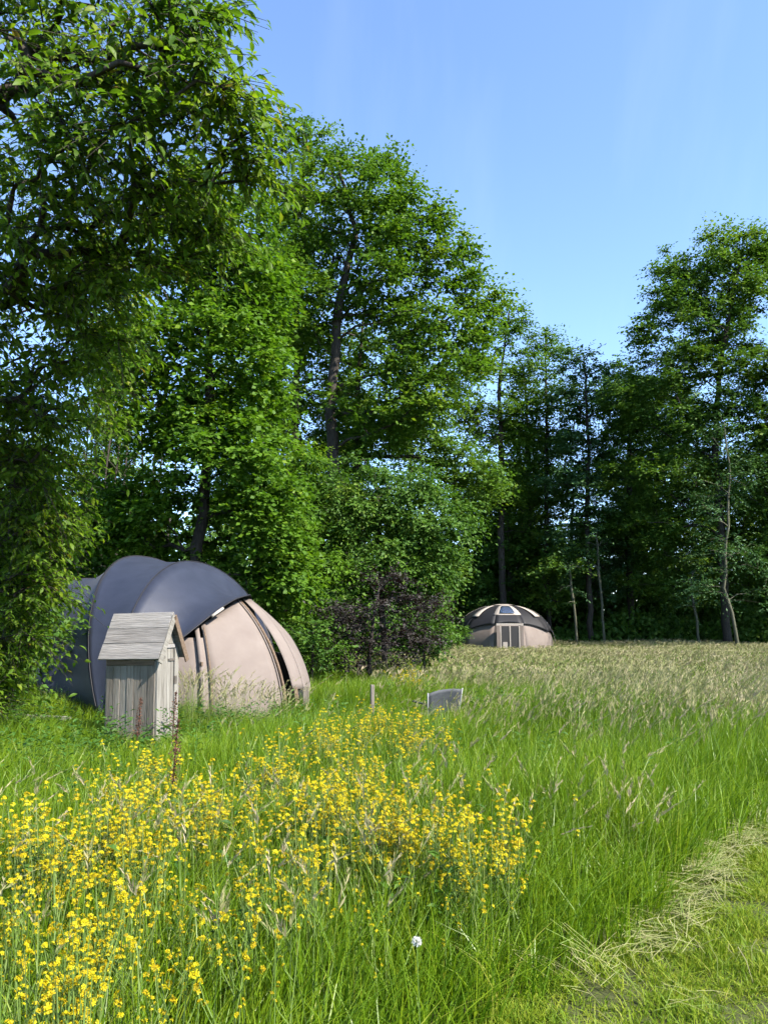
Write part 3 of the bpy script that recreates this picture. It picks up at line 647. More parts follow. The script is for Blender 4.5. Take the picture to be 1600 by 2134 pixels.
for s_ in np.linspace(0.12, 0.33, 8): hb.append(edge[int(s_ * (NH - 1))])
ia, ib = int(NH * 0.30), int(NH * 0.385)
MB().tube([edge[i] + np.array([0.03, -0.03, -0.035]) for i in range(ia, ib)], 0.028, n=5).build('hem_flap', M['cream'], tent, smooth=True)
# grey board stuck beside the tent nose
def upright(name, px, Y, size, label, cat, mat, rz=0.3, tilt=0.0):
    g = gpt(px, Y); o = box_part(name, size, (g[0], g[1], size[2] / 2 - 0.05), mat, None, (tilt, 0, rz), bev=0.006, jitter=0.004)
    return tag(o, label, cat)
upright('guy_board', 641, 12.7, (0.10, 0.03, 0.62), 'short grey board standing against the right end of the big tent', 'board', M['silver_up'])
upright('stake', 776, 11.6, (0.05, 0.05, 0.74), 'small weathered stake among the yellow flowers', 'stake', M['silver_up'], tilt=0.05)
tb = box_part('loose_board', (1.3, 0.10, 0.05), (-5.35, 11.9, 0.20), M['silver'], None, (0.05, 0.04, -0.08), jitter=0.004)
tag(tb, 'grey board lying in the shade left of the wooden shed', 'board')

# ------------------------------------------------------------------ little wooden shed
SA = R(-20)
near = at(322, 1545, 9.85)
shed = empty('wooden_shed', (0, 0, 0), SA)
tag(shed, 'little weathered wooden shed with a boarded pitched roof', 'shed')
LW, DW, HE, HR = 0.74, 0.46, 1.24, 1.70   # length, depth, eaves, ridge
# local axes: x to the right along the long wall, y away from it; near right corner at (LW/2, -DW/2)
ca, sa = math.cos(SA), math.sin(SA)
cx, cy_ = LW / 2, -DW / 2
shed.location = (near[0] - (ca * cx - sa * cy_), 9.85 - (sa * cx + ca * cy_), 0.0)
shed.rotation_euler = (0, R(-1.5), SA)
nb = 7; bw = LW / nb
for side in (-1, 1):
    wl_ = MB()
    for z in (0.22, 0.98): wl_.box((0, side * (DW / 2 - 0.024), z), (LW - 0.03, 0.022, 0.07))
    wall = wl_.build('wall', M['silver'], shed)
    for k in range(nb):
        box_part('wall_plank', (bw - 0.006, 0.022, 1.12 if side < 0 else 1.24), (-LW / 2 + bw * (k + 0.5), side * DW / 2 + random.uniform(-.003, .003), 0.56 if side < 0 else 0.62), M['silver_up'], wall, bev=0.003, jitter=0.002)
o = box_part('top_plank', (LW - 0.01, 0.03, 0.10), (0, -DW / 2 - 0.014, 1.115), M['brownwood'], shed, jitter=0.002); o['label'] = 'bare brown plank under the eaves'
box_part('top_plank', (LW - 0.02, 0.022, 0.10), (0, -DW / 2, 1.22), M['silver'], shed)
nd = 6; dw = DW / nd
def gable_h(y): return HE + (HR - HE) * (1 - abs(y) / (DW / 2)) - 0.03
gable = MB().box((-LW / 2 + 0.013, 0, 0.6), (0.022, DW - 0.08, 0.07)).build('gable', M['silver'], shed)
for k in range(nd):                      # back gable
    y = -DW / 2 + dw * (k + 0.5)
    box_part('gable_plank', (0.022, dw - 0.006, gable_h(y)), (-LW / 2 - 0.012, y, gable_h(y) / 2), M['silver_up'], gable, bev=0.003)
# door gable
for y in (-DW / 2 + 0.045, DW / 2 - 0.045):
    h = gable_h(y) - 0.02
    box_part('corner_post', (0.045, 0.085, h), (LW / 2 + 0.006, y, h / 2), M['palewood'], shed, jitter=0.002)
ndp = 4; w0 = DW - 0.19; pw = w0 / ndp
dm = MB()
for z in (0.25, 1.1): dm.box((LW / 2 - 0.024, 0, z), (0.02, w0 - 0.02, 0.08))
door = dm.build('door', M['palewood'], shed)
for k in range(ndp):
    y = -w0 / 2 + pw * (k + 0.5)
    box_part('door_plank', (0.024, pw - 0.005, 1.22), (LW / 2 + 0.002, y, 0.66), M['palewood'], door, bev=0.003, jitter=0.0015)
box_part('door_lintel', (0.034, w0 + 0.01, 0.05), (LW / 2 + 0.014, 0, 1.295), M['silver'], shed, (0, 0, 0))
tri = [(0, -DW / 2 + 0.10, 0), (0, DW / 2 - 0.10, 0), (0, 0.02, HR - 1.32 - 0.05), (0, -0.02, HR - 1.32 - 0.05)]
tv = [(x, p[1], p[2]) for x in (-0.012, 0.012) for p in tri]
o = obj('gable_board', mesh_np('gable_board', np.array(tv), [(3, 2, 1, 0), (4, 5, 6, 7), (0, 1, 5, 4), (1, 2, 6, 5), (2, 3, 7, 6), (3, 0, 4, 7)]), M['palewood'], shed); o.location = (LW / 2 + 0.008, 0, 1.325)
for z in (1.12, 0.30):
    MB().box((LW / 2 + 0.024, w0 / 2 - 0.05, z), (0.008, 0.16, 0.03)).build('hinge', M['metal'], door)
MB().tube([(LW / 2 + 0.03, -w0 / 2 + 0.02, 1.16), (LW / 2 + 0.045, -w0 / 2 + 0.02, 1.16)], 0.028, n=8).build('door_knob', M['metal'], door)
MB().box((LW / 2 + 0.028, w0 / 2 + 0.02, 0.86), (0.016, 0.05, 0.10)).build('latch', M['metal'], door)
# roof boards
slope = math.atan2(HR - HE, DW / 2); sl = math.hypot(HR - HE, DW / 2) + 0.14; nr_ = 6; rb = sl / nr_
roof = MB().box((0, 0, HR - 0.065), (LW + 0.1, 0.035, 0.06)).build('roof', M['silver'], shed)
for side in (-1, 1):
    for k in range(nr_):
        dd = rb * (k + 0.5)              # down the slope from the ridge
        y = side * math.cos(slope) * dd; z = HR + 0.02 - math.sin(slope) * dd + 0.006 * (k % 2)
        box_part('roof_board', (LW + 0.20 + random.uniform(-.012, .012), rb + 0.006, 0.024), (0.0 + random.uniform(-.006, .006), y, z + 0.004), M['silver'], roof,
                 (side * -slope + random.uniform(-.02, .02), 0, random.uniform(-.008, .008)), bev=0.003, jitter=0.002)
    bx = LW / 2 + 0.09
    box_part('barge_board', (0.022, sl, 0.075), (bx + 0.022, side * math.cos(slope) * sl / 2, HR - 0.02 - math.sin(slope) * sl / 2), M['palewood'] if side < 0 else M['brownwood'], roof, (side * -slope, 0, 0), bev=0.003)

# ------------------------------------------------------------------ the striped dome tent far off
g = gpt(1046, 42.0)
dome = empty('dome_tent', (g[0], g[1], 0), R(-92)); tag(dome, 'small round dome tent with cream stripes on its black roof at the far wood edge', 'tent')
DR, DH, DP = 2.66, 2.36, 2.2
def drib(t, z, k=1.0):
    rr = (1 - np.clip(z / DH, 0, 1) ** DP) ** (1 / DP); return np.array([DR * k * math.cos(t) * rr, DR * k * math.sin(t) * rr, z])
NP = 10
def dpanel(name, t0, t1, z0f, z1f, mat, k=1.0, nz=10, nt=6, parent=dome, dz=0.0):
    V = []; F = []
    for i in range(nz + 1):
        for j in range(nt + 1):
            s = j / nt; za = z0f(s) if callable(z0f) else z0f; zb = z1f
            z = za + (zb - za) * i / nz
            p0, p1 = drib(t0, z, k), drib(t1, z, k); V.append(p0 * (1 - s) + p1 * s + np.array([0, 0, dz]))
    for i in range(nz):
        for j in range(nt): a = i * (nt + 1) + j; F.append((a, a + 1, a + nt + 2, a + nt + 1))
    o = obj(name, mesh_np(name, np.array(V), F, smooth=True), M[mat], parent); m = o.modifiers.new('thickness', 'SOLIDIFY'); m.thickness = 0.012; m.offset = 0
    return o
angs = [-18, 18, 56, 90, 124, 162, 198, 236, 270, 304, 342]
for i in range(NP):
    a, b = angs[i] * d_, angs[i + 1] * d_
    dpanel('body_panel', a, b, 0.0, 1.75, 'canvas')
edz = [1.36, 1.36, 0.98, 0.85, 0.98, 1.2, 1.2, 0.98, 0.85, 0.98, 1.36]
for i in range(NP):
    a, b = angs[i] * d_, angs[i + 1] * d_; e0, e1 = edz[i], edz[i + 1]
    dpanel('flysheet_panel', a, b, (lambda s, e0=e0, e1=e1: e0 * (1 - s) + e1 * s + (0.10 if True else 0) * 4 * s * (1 - s) - 0.02), DH - 0.02, 'flyblack', k=1.045, dz=0.05)
for t in (-52, 52, -96, 96, 140, -140):
    w = 3.5 if abs(t) > 60 else 7.0
    dpanel('cream_stripe', (t - w) * d_, (t + w) * d_, 1.72, DH - 0.06, 'cream', k=1.07, dz=0.06, nt=2)
    if abs(t) == 96: dpanel('guy_strap', (t - 1.0) * d_, (t + 1.0) * d_, 0.1, 1.72, 'cream', k=1.068, dz=0.06, nt=1)
skf = dpanel('skylight_frame', -21 * d_, 21 * d_, 1.80, DH - 0.03, 'cream', k=1.06, dz=0.06, nt=4)
sk = dpanel('skylight_pane', -12 * d_, 12 * d_, 1.90, DH - 0.10, 'glass', k=1.075, dz=0.07, nt=4, parent=skf)
cp_ = []
for k in range(14): w = 2 * math.pi * k / 14; cp_.append((0.62 * math.cos(w), 0.62 * math.sin(w), DH + 0.035))
MB().add(cp_ + [(x * 0.4, y * 0.4, DH + 0.085) for x, y, z in cp_], [(k, (k + 1) % 14, 14 + (k + 1) % 14, 14 + k) for k in range(14)] + [tuple(range(14, 28))]).build('roof_cap', M['cream'], dome)
# door porch
dx = DR * 1.005
ddoor = MB().box((dx - 0.02, 0, 1.38), (0.10, 1.36, 0.10)).build('door', M['cream'], dome)
for y in (-0.60, 0.60):
    box_part('door_jamb', (0.10, 0.16, 1.32), (dx, y, 0.665), M['canvas'], ddoor, bev=0.01)
for y in (-0.47, 0.0, 0.47):
    box_part('door_frame', (0.05, 0.06, 1.30), (dx + 0.03, y, 0.65), M['cream'], ddoor, bev=0.005)
for y in (-0.235, 0.235):
    box_part('door_pane', (0.02, 0.40, 1.28), (dx + 0.02, y, 0.66), M['mesh'], ddoor, bev=0.002)
box_part('door_cloth', (0.016, 0.22, 0.5), (dx + 0.036, -0.25, 0.25), M['cream'], ddoor, bev=0.002)

# ------------------------------------------------------------------ camp chair in the grass
g = gpt(908, 11.6)
chair = empty('camp_chair', g, R(205)); chair.scale = (0.95, 0.95, 0.80); chair.rotation_euler = (R(-3), R(5), R(205)); tag(chair, 'grey fabric folding camp chair half sunk in tall grass', 'chair')
V = []; F = []
for i in range(9):
    s = i / 8
    for j in range(7):
        q = j / 6; V.append(((q - 0.5) * (0.50 + 0.10 * s), 0.22 + 0.10 * s - 0.05 * 4 * q * (1 - q), 0.36 + 0.44 * s - 0.03 * (4 * (q - .5) ** 2 - 1) * s))
for i in range(8):
    for j in range(6): a = i * 7 + j; F.append((a, a + 1, a + 8, a + 7))
o = obj('backrest', mesh_np('backrest', np.array(V), F, smooth=True), M['chairfab'], chair); o.modifiers.new('t', 'SOLIDIFY').thickness = 0.012
V = [((q / 6 - 0.5) * 0.50, -0.22 + 0.44 * s / 6, 0.38 - 0.05 * (1 - (q / 3 - 1) ** 2)) for s in range(7) for q in range(7)]
F = [(i * 7 + j, i * 7 + j + 1, i * 7 + j + 8, i * 7 + j + 7) for i in range(6) for j in range(6)]
o = obj('seat', mesh_np('seat', np.array(V), F, smooth=True), M['chairfab'], chair); o.modifiers.new('t', 'SOLIDIFY').thickness = 0.012
for sx in (-1, 1):
    MB().tube([(sx * 0.30, 0.33, 0.82), (sx * 0.27, 0.23, 0.38), (sx * 0.26, 0.22, 0.0)], 0.011, n=6).build('back_pole', M['alu'], chair, True)
    MB().tube([(sx * 0.26, 0.20, 0.02), (-sx * 0.26, 0.20, 0.40)], 0.010, n=6).build('leg', M['alu'], chair)
    MB().tube([(sx * 0.26, -0.22, 0.0), (-sx * 0.26, -0.22, 0.38)], 0.010, n=6).build('leg', M['alu'], chair)
    MB().tube([(sx * 0.27, -0.22, 0.0), (sx * 0.27, 0.22, 0.38)], 0.010, n=6).build('leg', M['alu'], chair)
    MB().tube([(sx * 0.28, -0.22, 0.58), (sx * 0.29, 0.26, 0.60)], 0.016, n=6).build('armrest', M['chairfab'], chair)

# ------------------------------------------------------------------ grass and meadow plants
lib = {}
def blades(r, n, rad, h, w, lean, segs=3, bend=0.25, upright_=0.12, rndr=(0, 1), square=False):
    V = []; F = []; rn = []
    for _ in range(n):
        a = r.uniform(0, 2 * math.pi); q = rad * math.sqrt(r.random()); b = np.array([q * math.cos(a), q * math.sin(a), 0])
        if square: b = np.array([r.uniform(-rad, rad), r.uniform(-rad, rad), 0])
        hh = h * r.uniform(0.55, 1.15); ww = w * r.uniform(0.7, 1.3); yaw = r.uniform(0, 2 * math.pi)
        side = np.array([math.cos(yaw), math.sin(yaw), 0])
        dv = np.array([r.normal() * upright_ + lean, r.normal() * upright_, 0]); bd = np.array([r.normal() * bend + lean, r.normal() * bend, 0])
        c = r.uniform(*rndr); n0 = len(V)
        for i in range(segs):
            t = i / segs; p = b + np.array([0, 0, hh * (t - 0.18 * t ** 3 * np.linalg.norm(bd) * 2)]) + hh * (dv * t + bd * t ** 2.4)
            k = ww * (1 - t ** 2 * 0.7) / 2; V += [p - side * k, p + side * k]
        t = 1.0; V.append(b + np.array([0, 0, hh * (1 - 0.18 * np.linalg.norm(bd) * 2)]) + hh * (dv + bd)); rn += [c] * (2 * segs + 1)
        for i in range(segs - 1): F.append((n0 + 2 * i, n0 + 2 * i + 1, n0 + 2 * i + 3, n0 + 2 * i + 2))
        F.append((n0 + 2 * segs - 2, n0 + 2 * segs - 1, n0 + 2 * segs))
    return V, F, rn
def seeds(r, n, rad, h, w, lean, head=0.16, hw=0.02, nb=9, square=False):
    """stalks (material 0) with open seed heads (material 1)"""
    V = []; F = []; rn = []; mi = []
    for _ in range(n):
        a = r.uniform(0, 2 * math.pi); q = rad * math.sqrt(r.random()); b = np.array([q * math.cos(a), q * math.sin(a), 0])
        if square: b = np.array([r.uniform(-rad, rad), r.uniform(-rad, rad), 0])
        hh = h * r.uniform(0.7, 1.12); lk_ = lean * r.uniform(-0.1, 1.4); dv = np.array([r.normal() * 0.11 + lk_ * 0.6, r.normal() * 0.13, 0]); bd = np.array([r.normal() * 0.16 + lk_, r.normal() * 0.2, 0])
        f = lambda t: b + np.array([0, 0, hh * (t - 0.12 * t ** 3)]) + hh * (dv * t + bd * t ** 3)
        yaw = r.uniform(0, 2 * math.pi); side = np.array([math.cos(yaw), math.sin(yaw), 0]); c = r.random(); n0 = len(V)
        for i in range(5): p = f(i / 4); V += [p - side * w / 2, p + side * w / 2]; rn += [c, c]
        for i in range(4): F.append((n0 + 2 * i, n0 + 2 * i + 1, n0 + 2 * i + 3, n0 + 2 * i + 2)); mi.append(0)
        hl = head * r.uniform(0.7, 1.25) / hh
        for k in range(nb):
            t = 1 - hl * (k + r.random()) / nb; p = f(t); ln = hw * (0.8 + 1.0 * (1 - t) / hl) * r.uniform(0.7, 1.4)
            a = r.uniform(0, 2 * math.pi); ax = unit(f(min(t + 0.05, 1.03)) - f(t - 0.05)); d = unit(ax + np.array([math.cos(a), math.sin(a), 0]) * 0.38); s2 = unit(np.cross(d, r.normal(size=3)))
            n1 = len(V); V += [p, p + d * ln * 0.5 + s2 * ln * 0.085, p + d * ln, p + d * ln * 0.5 - s2 * ln * 0.085]; rn += [c] * 4
            F.append((n1, n1 + 1, n1 + 2, n1 + 3)); mi.append(1)
    return V, F, rn, mi
def flower_head(r, rad):
    """a small dome of four-petalled flowers"""
    V = []; F = []; rn = []
    for k in range(9):
        d = unit(np.array([r.normal() * 0.8, r.normal() * 0.8, 0.55 + r.random()])); c = d * rad * r.uniform(0.65, 1.0); c[2] *= 0.85
        a = unit(np.cross(d, r.normal(size=3))); b = np.cross(d, a); cc = r.random(); s = rad * 0.55
        for q in range(4):
            e = [a, b, -a, -b][q]; f = [b, -a, -b, a][q]
            n = len(V); V += [c, c + (e * 0.75 + f * 0.38) * s + d * s * .25, c + e * s * 1.05 + d * s * 0.32, c + (e * 0.75 - f * 0.38) * s + d * s * .25]; rn += [cc] * 4; F.append((n, n + 1, n + 2, n + 3))
    return V, F, rn
def proto(name, V, F, rn, mats, mi=None):
    me = mesh_np(name, np.array(V), F, rn)
    for m_ in mats: me.materials.append(m_)
    if mi is not None: me.polygons.foreach_set('material_index', np.array(mi, dtype=np.int32)); me.update()
    return bpy.data.objects.new(name, me)

def scatter(name, protos, P, rot, scl, idx, label, cat):
    """points with their own turn and size, one plant of the kind on each"""
    col = bpy.data.collections.new(name + '_kinds')
    for i, o in enumerate(protos): o.name = '%s_%02d' % (name, i); col.objects.link(o)
    n = len(P); me = bpy.data.meshes.new(name); me.vertices.add(n); me.vertices.foreach_set('co', np.asarray(P, np.float32).ravel())
    a = me.attributes.new('turn', 'FLOAT_VECTOR', 'POINT'); a.data.foreach_set('vector', np.asarray(rot, np.float32).ravel())
    a = me.attributes.new('size', 'FLOAT_VECTOR', 'POINT'); a.data.foreach_set('vector', np.asarray(scl, np.float32).ravel())
    a = me.attributes.new('kind_index', 'INT', 'POINT'); a.data.foreach_set('value', np.asarray(idx, np.int32))
    o = bpy.data.objects.new(name, me); C.objects.link(o); tag(o, label, cat, kind='stuff')
    ng = bpy.data.node_groups.new(name, 'GeometryNodeTree')
    ng.interface.new_socket('Geometry', in_out='INPUT', socket_type='NodeSocketGeometry'); ng.interface.new_socket('Geometry', in_out='OUTPUT', socket_type='NodeSocketGeometry')
    nd, lk = ng.nodes, ng.links
    gi = nd.new('NodeGroupInput'); go = nd.new('NodeGroupOutput'); iop = nd.new('GeometryNodeInstanceOnPoints')
    ci = nd.new('GeometryNodeCollectionInfo'); ci.inputs['Collection'].default_value = col; ci.inputs['Separate Children'].default_value = True; ci.inputs['Reset Children'].default_value = True
    def attr(nm, ty):
        x = nd.new('GeometryNodeInputNamedAttribute'); x.data_type = ty; x.inputs['Name'].default_value = nm; return x.outputs['Attribute']
    e2r = nd.new('FunctionNodeEulerToRotation'); lk.new(attr('turn', 'FLOAT_VECTOR'), e2r.inputs[0])
    lk.new(gi.outputs[0], iop.inputs['Points']); lk.new(ci.outputs[0], iop.inputs['Instance']); iop.inputs['Pick Instance'].default_value = True
    lk.new(attr('kind_index', 'INT'), iop.inputs['Instance Index']); lk.new(e2r.outputs[0], iop.inputs['Rotation']); lk.new(attr('size', 'FLOAT_VECTOR'), iop.inputs['Scale'])
    lk.new(iop.outputs[0], go.inputs[0])
    o.modifiers.new('plants', 'NODES').node_group = ng
    return o

def noise2(x, y, s, k=0):
    return (np.sin(x / s + 1.7 * np.sin(y / s * 0.8 + k) + k) + np.sin(y / s * 1.3 + 1.2 * np.sin(x / s * 0.9 + 2 * k))) * 0.25 + 0.5

def field(r, n, y0, y1, margin=2.5):
    """random spots on the ground, evenly spread, in a fan in front of the viewer and a little beyond"""
    y = np.sqrt(r.uniform(y0 ** 2, y1 ** 2, n)); x = r.uniform(-1, 1, n) * (y * 0.52 + margin)
    return x, y
def off_things(x, y, sc=1.0):
    """not inside tents or shed"""
    dx, dy = x - TC[0], y - TC[1]; c, s = math.cos(-TH), math.sin(-TH); u = dx * c - dy * s; v = dx * s + dy * c
    a = (u / np.where(u > 0, RF, 2.4)) ** 2 + (v / (RS + 0.1)) ** 2 > 1.0
    b = (x - dome.location.x) ** 2 + (y - dome.location.y) ** 2 > DR ** 2
    dx, dy = x - shed.location.x, y - shed.location.y; c, s = math.cos(-SA), math.sin(-SA); u = dx * c - dy * s; v = dx * s + dy * c
    d = (np.abs(u) > LW / 2 + 0.03) | (np.abs(v) > DW / 2 + 0.03)
    return a & b & d

LOW = [(-2.95, 8.9, 1.0, 0.72), (0.80, 11.0, 0.9, 0.5), (-1.7, 11.2, 1.1, 0.55), (-4.2, 10.6, 1.2, 0.5), (-4.9, 11.1, 0.9, 0.6), (-2.6, 10.4, 0.9, 0.4), (6.2, 36.5, 5.0, 0.5), (3.6, 8.6, 2.6, -0.28)]   # trodden or shaded spots with shorter grass
r = np.random.default_rng(61)
G = [proto('blade_tuft', *blades(r, 16, 0.07, 0.62, 0.0060, 0.05, segs=4), [M['grass']]) for _ in range(6)]            # 0-5 near
G += [proto('blade_patch', *blades(r, 430, 0.30, 0.60, 0.0085, 0.08, segs=3, square=True), [M['grass']]) for _ in range(6)]     # 6-11 mid
G += [proto('blade_patch', *blades(r, 620, 0.85, 0.58, 0.017, 0.10, segs=2, square=True), [M['grass']]) for _ in range(5)]      # 12-16 far
G += [proto('blade_patch', *blades(r, 135, 0.155, 0.62, 0.0058, 0.05, segs=4, square=True), [M['grass']]) for _ in range(8)]       # 17-24 near
def grid(r, y0, y1, step, margin):
    yy, xx = np.meshgrid(np.arange(y0, y1, step), np.arange(-(y1 * 0.52 + margin), y1 * 0.52 + margin, step), indexing='ij')
    x, y = xx.ravel(), yy.ravel(); k = np.abs(x) < y * 0.52 + margin; x, y = x[k], y[k]
    return x + r.uniform(-.2, .2, len(x)) * step, y + r.uniform(-.2, .2, len(x)) * step
pts = []
def put(x, y, idx, h, r, wid=None):
    n = len(x); z = ground_z(x, y) - 0.01
    w = np.ones(n) if wid is None else wid
    pts.append((np.stack([x, y, z], 1), np.stack([np.zeros(n), np.zeros(n), r.uniform(-0.6, 0.6, n) + np.where(r.random(n) < 0.3, math.pi, 0) * 0], 1), np.stack([w, w, h], 1), idx))
def height(x, y):
    e = x - mown_edge(y)                 # negative inside the meadow
    h = (0.82 + 0.34 * noise2(x, y, 0.9, 1)) * np.clip(0.45 + (-e) * 0.9, 0.35, 1.0)
    return h * low(x, y)
def low(x, y):
    h = np.interp(y, [12, 30], [1.0, 0.74])
    for (cx, cy, rr, k) in LOW: h = h * (1 - k * np.exp(-((x - cx) ** 2 + (y - cy) ** 2) / rr ** 2))
    return h
x, y = grid(r, 1.3, 5.4, 0.27, 1.2); k = (x < mown_edge(y) - 0.14) & off_things(x, y); x, y = x[k], y[k]
put(x, y, r.integers(17, 25, len(x)), height(x, y) * r.uniform(0.85, 1.15, len(x)), r)
x, y = field(r, 1500, 1.3, 5.5, 1.2); k = (x < mown_edge(y) - 0.02) & off_things(x, y) & (r.random(1500) < np.where(x > mown_edge(y) - 0.4, 1.0, 0.3)); x, y = x[k], y[k]
put(x, y, r.integers(0, 6, len(x)), height(x, y) * r.uniform(0.8, 1.2, len(x)), r)
x, y = grid(r, 5.3, 15, 0.52, 1.5); k = (x < mown_edge(y) - 0.28) & off_things(x, y); x, y = x[k], y[k]
put(x, y, r.integers(6, 12, len(x)), height(x, y) * r.uniform(0.9, 1.1, len(x)), r)
x, y = field(r, 2600, 5.2, 14, 1.5); k = (x < mown_edge(y) - 0.02) & off_things(x, y) & (r.random(2600) < np.where(x > mown_edge(y) - 0.7, 1.0, 0.35)); x, y = x[k], y[k]
put(x, y, r.integers(0, 6, len(x)), height(x, y) * r.uniform(0.8, 1.25, len(x)), r)
x, y = grid(r, 15, 54, 1.5, 3); k = (x < mown_edge(y)) & off_things(x, y); x, y = x[k], y[k]
put(x, y, r.integers(12, 17, len(x)), height(x, y) * r.uniform(0.92, 1.08, len(x)), r)
P, Ro, S_, Ix = [np.concatenate([p[i] for p in pts]) for i in range(4)]
scatter('meadow_grass', G, P, Ro, S_, Ix, 'tall uncut green meadow grass covering the field', 'grass')

# seed heads, thickest on the right and far off
SG = [proto('seed_tuft', *(lambda t: (t[0], t[1], t[2]))(q), [M['stalk'], M['seed']], q[3]) for q in [seeds(r, 5, 0.08, 0.86, 0.0024, 0.16, 0.15, 0.026, 16) for _ in range(5)]]
SG += [proto('seed_patch', q[0], q[1], q[2], [M['stalk'], M['seed']], q[3]) for q in [seeds(r, n, 0.30, 0.84, 0.0036, 0.20, 0.15, 0.030, 14, square=True) for n in (6, 13, 24, 36, 48, 52)]]      # 5-10
SG += [proto('seed_patch', q[0], q[1], q[2], [M['stalk'], M['seed']], q[3]) for q in [seeds(r, n, 0.85, 0.80, 0.007, 0.20, 0.17, 0.058, 11, square=True) for n in (30, 50, 75, 100, 120, 130)]]   # 11-16
pts = []
def seed_density(x, y):
    right = 1 / (1 + np.exp(-(x - (0.5 + 0.02 * y)) / 0.8)); far_ = np.clip((y - 5.5) / 5, 0, 1)
    return np.clip(0.0 + right * far_ * 0.75 + 0.15 * np.clip((y - 14) / 8, 0, 1), 0, 1) * (0.25 + 0.75 * noise2(x, y, 1.6, 3))
x, y = field(r, 900, 2.0, 5.5, 1); k = (x < mown_edge(y) - 0.15) & off_things(x, y) & (r.random(900) < 0.13); x, y = x[k], y[k]
put(x, y, r.integers(0, 5, len(x)), r.uniform(0.75, 1.05, len(x)), r)
x, y = grid(r, 5.3, 15, 0.52, 1.5); k = (x < mown_edge(y) - 0.35) & off_things(x, y); x, y = x[k], y[k]
q = seed_density(x, y) + r.normal(0, 0.06, len(x)); k = q > 0.12; x, y, q = x[k], y[k], q[k]
put(x, y, 5 + np.clip((q * 7).astype(int), 0, 5), r.uniform(0.85, 1.08, len(x)) * low(x, y), r)
x, y = grid(r, 15, 54, 1.5, 3); k = (x < mown_edge(y)) & off_things(x, y); x, y = x[k], y[k]
q = seed_density(x, y) + r.normal(0, 0.06, len(x)); k = q > 0.05; x, y, q = x[k], y[k], q[k]
put(x, y, 11 + np.clip((q * 7).astype(int), 0, 5), r.uniform(0.88, 1.06, len(x)) * low(x, y), r)
# a clump of tall grass right in front of the tent wall
x = r.normal(-2.75, 0.22, 26); y = r.normal(11.1, 0.18, 26); put(x, y, r.integers(0, 5, 26), r.uniform(1.0, 1.3, 26), r)
x = r.uniform(-2.6, -1.2, 40); y = r.uniform(11.2, 11.9, 40); k = off_things(x, y); x, y = x[k], y[k]; put(x, y, r.integers(0, 5, len(x)), r.uniform(0.8, 1.1, len(x)), r)
P, Ro, S_, Ix = [np.concatenate([p[i] for p in pts]) for i in range(4)]
scatter('seed_head_grass', SG, P, Ro, S_, Ix, 'pale ripe grass seed heads leaning over the meadow', 'grass')

# mown path: short turf and pale clippings
LG = [proto('turf_tuft', *blades(r, 22, 0.06, 0.075, 0.0055, 0.0, segs=2, bend=0.6, upright_=0.45), [M['lawn']]) for _ in range(6)]
LG += [proto('turf_tuft', *blades(r, 34, 0.16, 0.08, 0.010, 0.0, segs=2, bend=0.6, upright_=0.4), [M['lawn']]) for _ in range(4)]
pts = []
x, y = field(r, 22000, 1.2, 6.5, 2.5); nz = noise2(x, y, 0.11, 4) * 0.6 + noise2(x, y, 0.33, 9) * 0.4; k = (x > mown_edge(y) - 0.15) & (r.random(22000) < np.clip(nz * 2.4 - 0.2, 0.30, 1)); x, y, nz = x[k], y[k], nz[k]; put(x, y, r.integers(0, 6, len(x)), r.uniform(0.5, 1.3, len(x)) * (0.5 + 1.3 * nz), r)
x, y = field(r, 9000, 6, 22, 4); k = x > mown_edge(y) - 0.1; x, y = x[k], y[k]; put(x, y, r.integers(6, 10, len(x)), r.uniform(0.7, 1.4, len(x)), r)
P, Ro, S_, Ix = [np.concatenate([p[i] for p in pts]) for i in range(4)]
Ro[:, 2] = r.uniform(0, 6.28, len(Ro))
scatter('mown_turf', LG, P, Ro, S_, Ix, 'short yellowish mown turf of the path at bottom right', 'turf')
def lying(r, n, rad, ln, w):
    V = []; F = []; rn = []
    for _ in range(n):
        b = np.array([r.normal() * rad, r.normal() * rad, r.uniform(0.01, 0.07)]); a = r.normal(0, 0.7); d = np.array([math.cos(a), math.sin(a), r.normal() * 0.12]); s = np.array([-d[1], d[0], 0.3]) * w / 2
        l = ln * r.uniform(0.5, 1.3); c = r.random(); n0 = len(V); k = r.normal(size=3) * 0.06 * l; k[2] = abs(k[2])
        for t, q in ((-.5, 1), (0, 1), (.5, .3)): p = b + d * l * t + k * (1 - 4 * t * t); V += [p - s * q, p + s * q]; rn += [c, c]
        F += [(n0, n0 + 1, n0 + 3, n0 + 2), (n0 + 2, n0 + 3, n0 + 5, n0 + 4)]
    return V, F, rn
CG = [proto('clipping', *lying(r, 14, 0.09, 0.22, 0.0032), [M['straw']]) for _ in range(6)]
n = 190; yy = r.uniform(3.9, 10, n)
xx = mown_edge(yy) + r.normal(0.05, 0.05, n)
ang = np.arctan2(1.0, (mown_edge(yy + 0.1) - mown_edge(yy - 0.1)) / 0.2) 
P1 = np.stack([xx, yy, ground_z(xx, yy) + r.uniform(0, 0.05, n)], 1); R1 = np.stack([np.zeros(n), np.zeros(n), ang + r.normal(0, 0.9, n)], 1)
x2, y2 = field(r, 2600, 2.2, 9, 2); k = (x2 > mown_edge(y2)) & (r.random(2600) < 0.05); x2, y2 = x2[k], y2[k]; n2 = len(x2)
P2 = np.stack([x2, y2, ground_z(x2, y2) + 0.02], 1); R2 = np.stack([np.zeros(n2), np.zeros(n2), r.uniform(0, 6.28, n2)], 1)
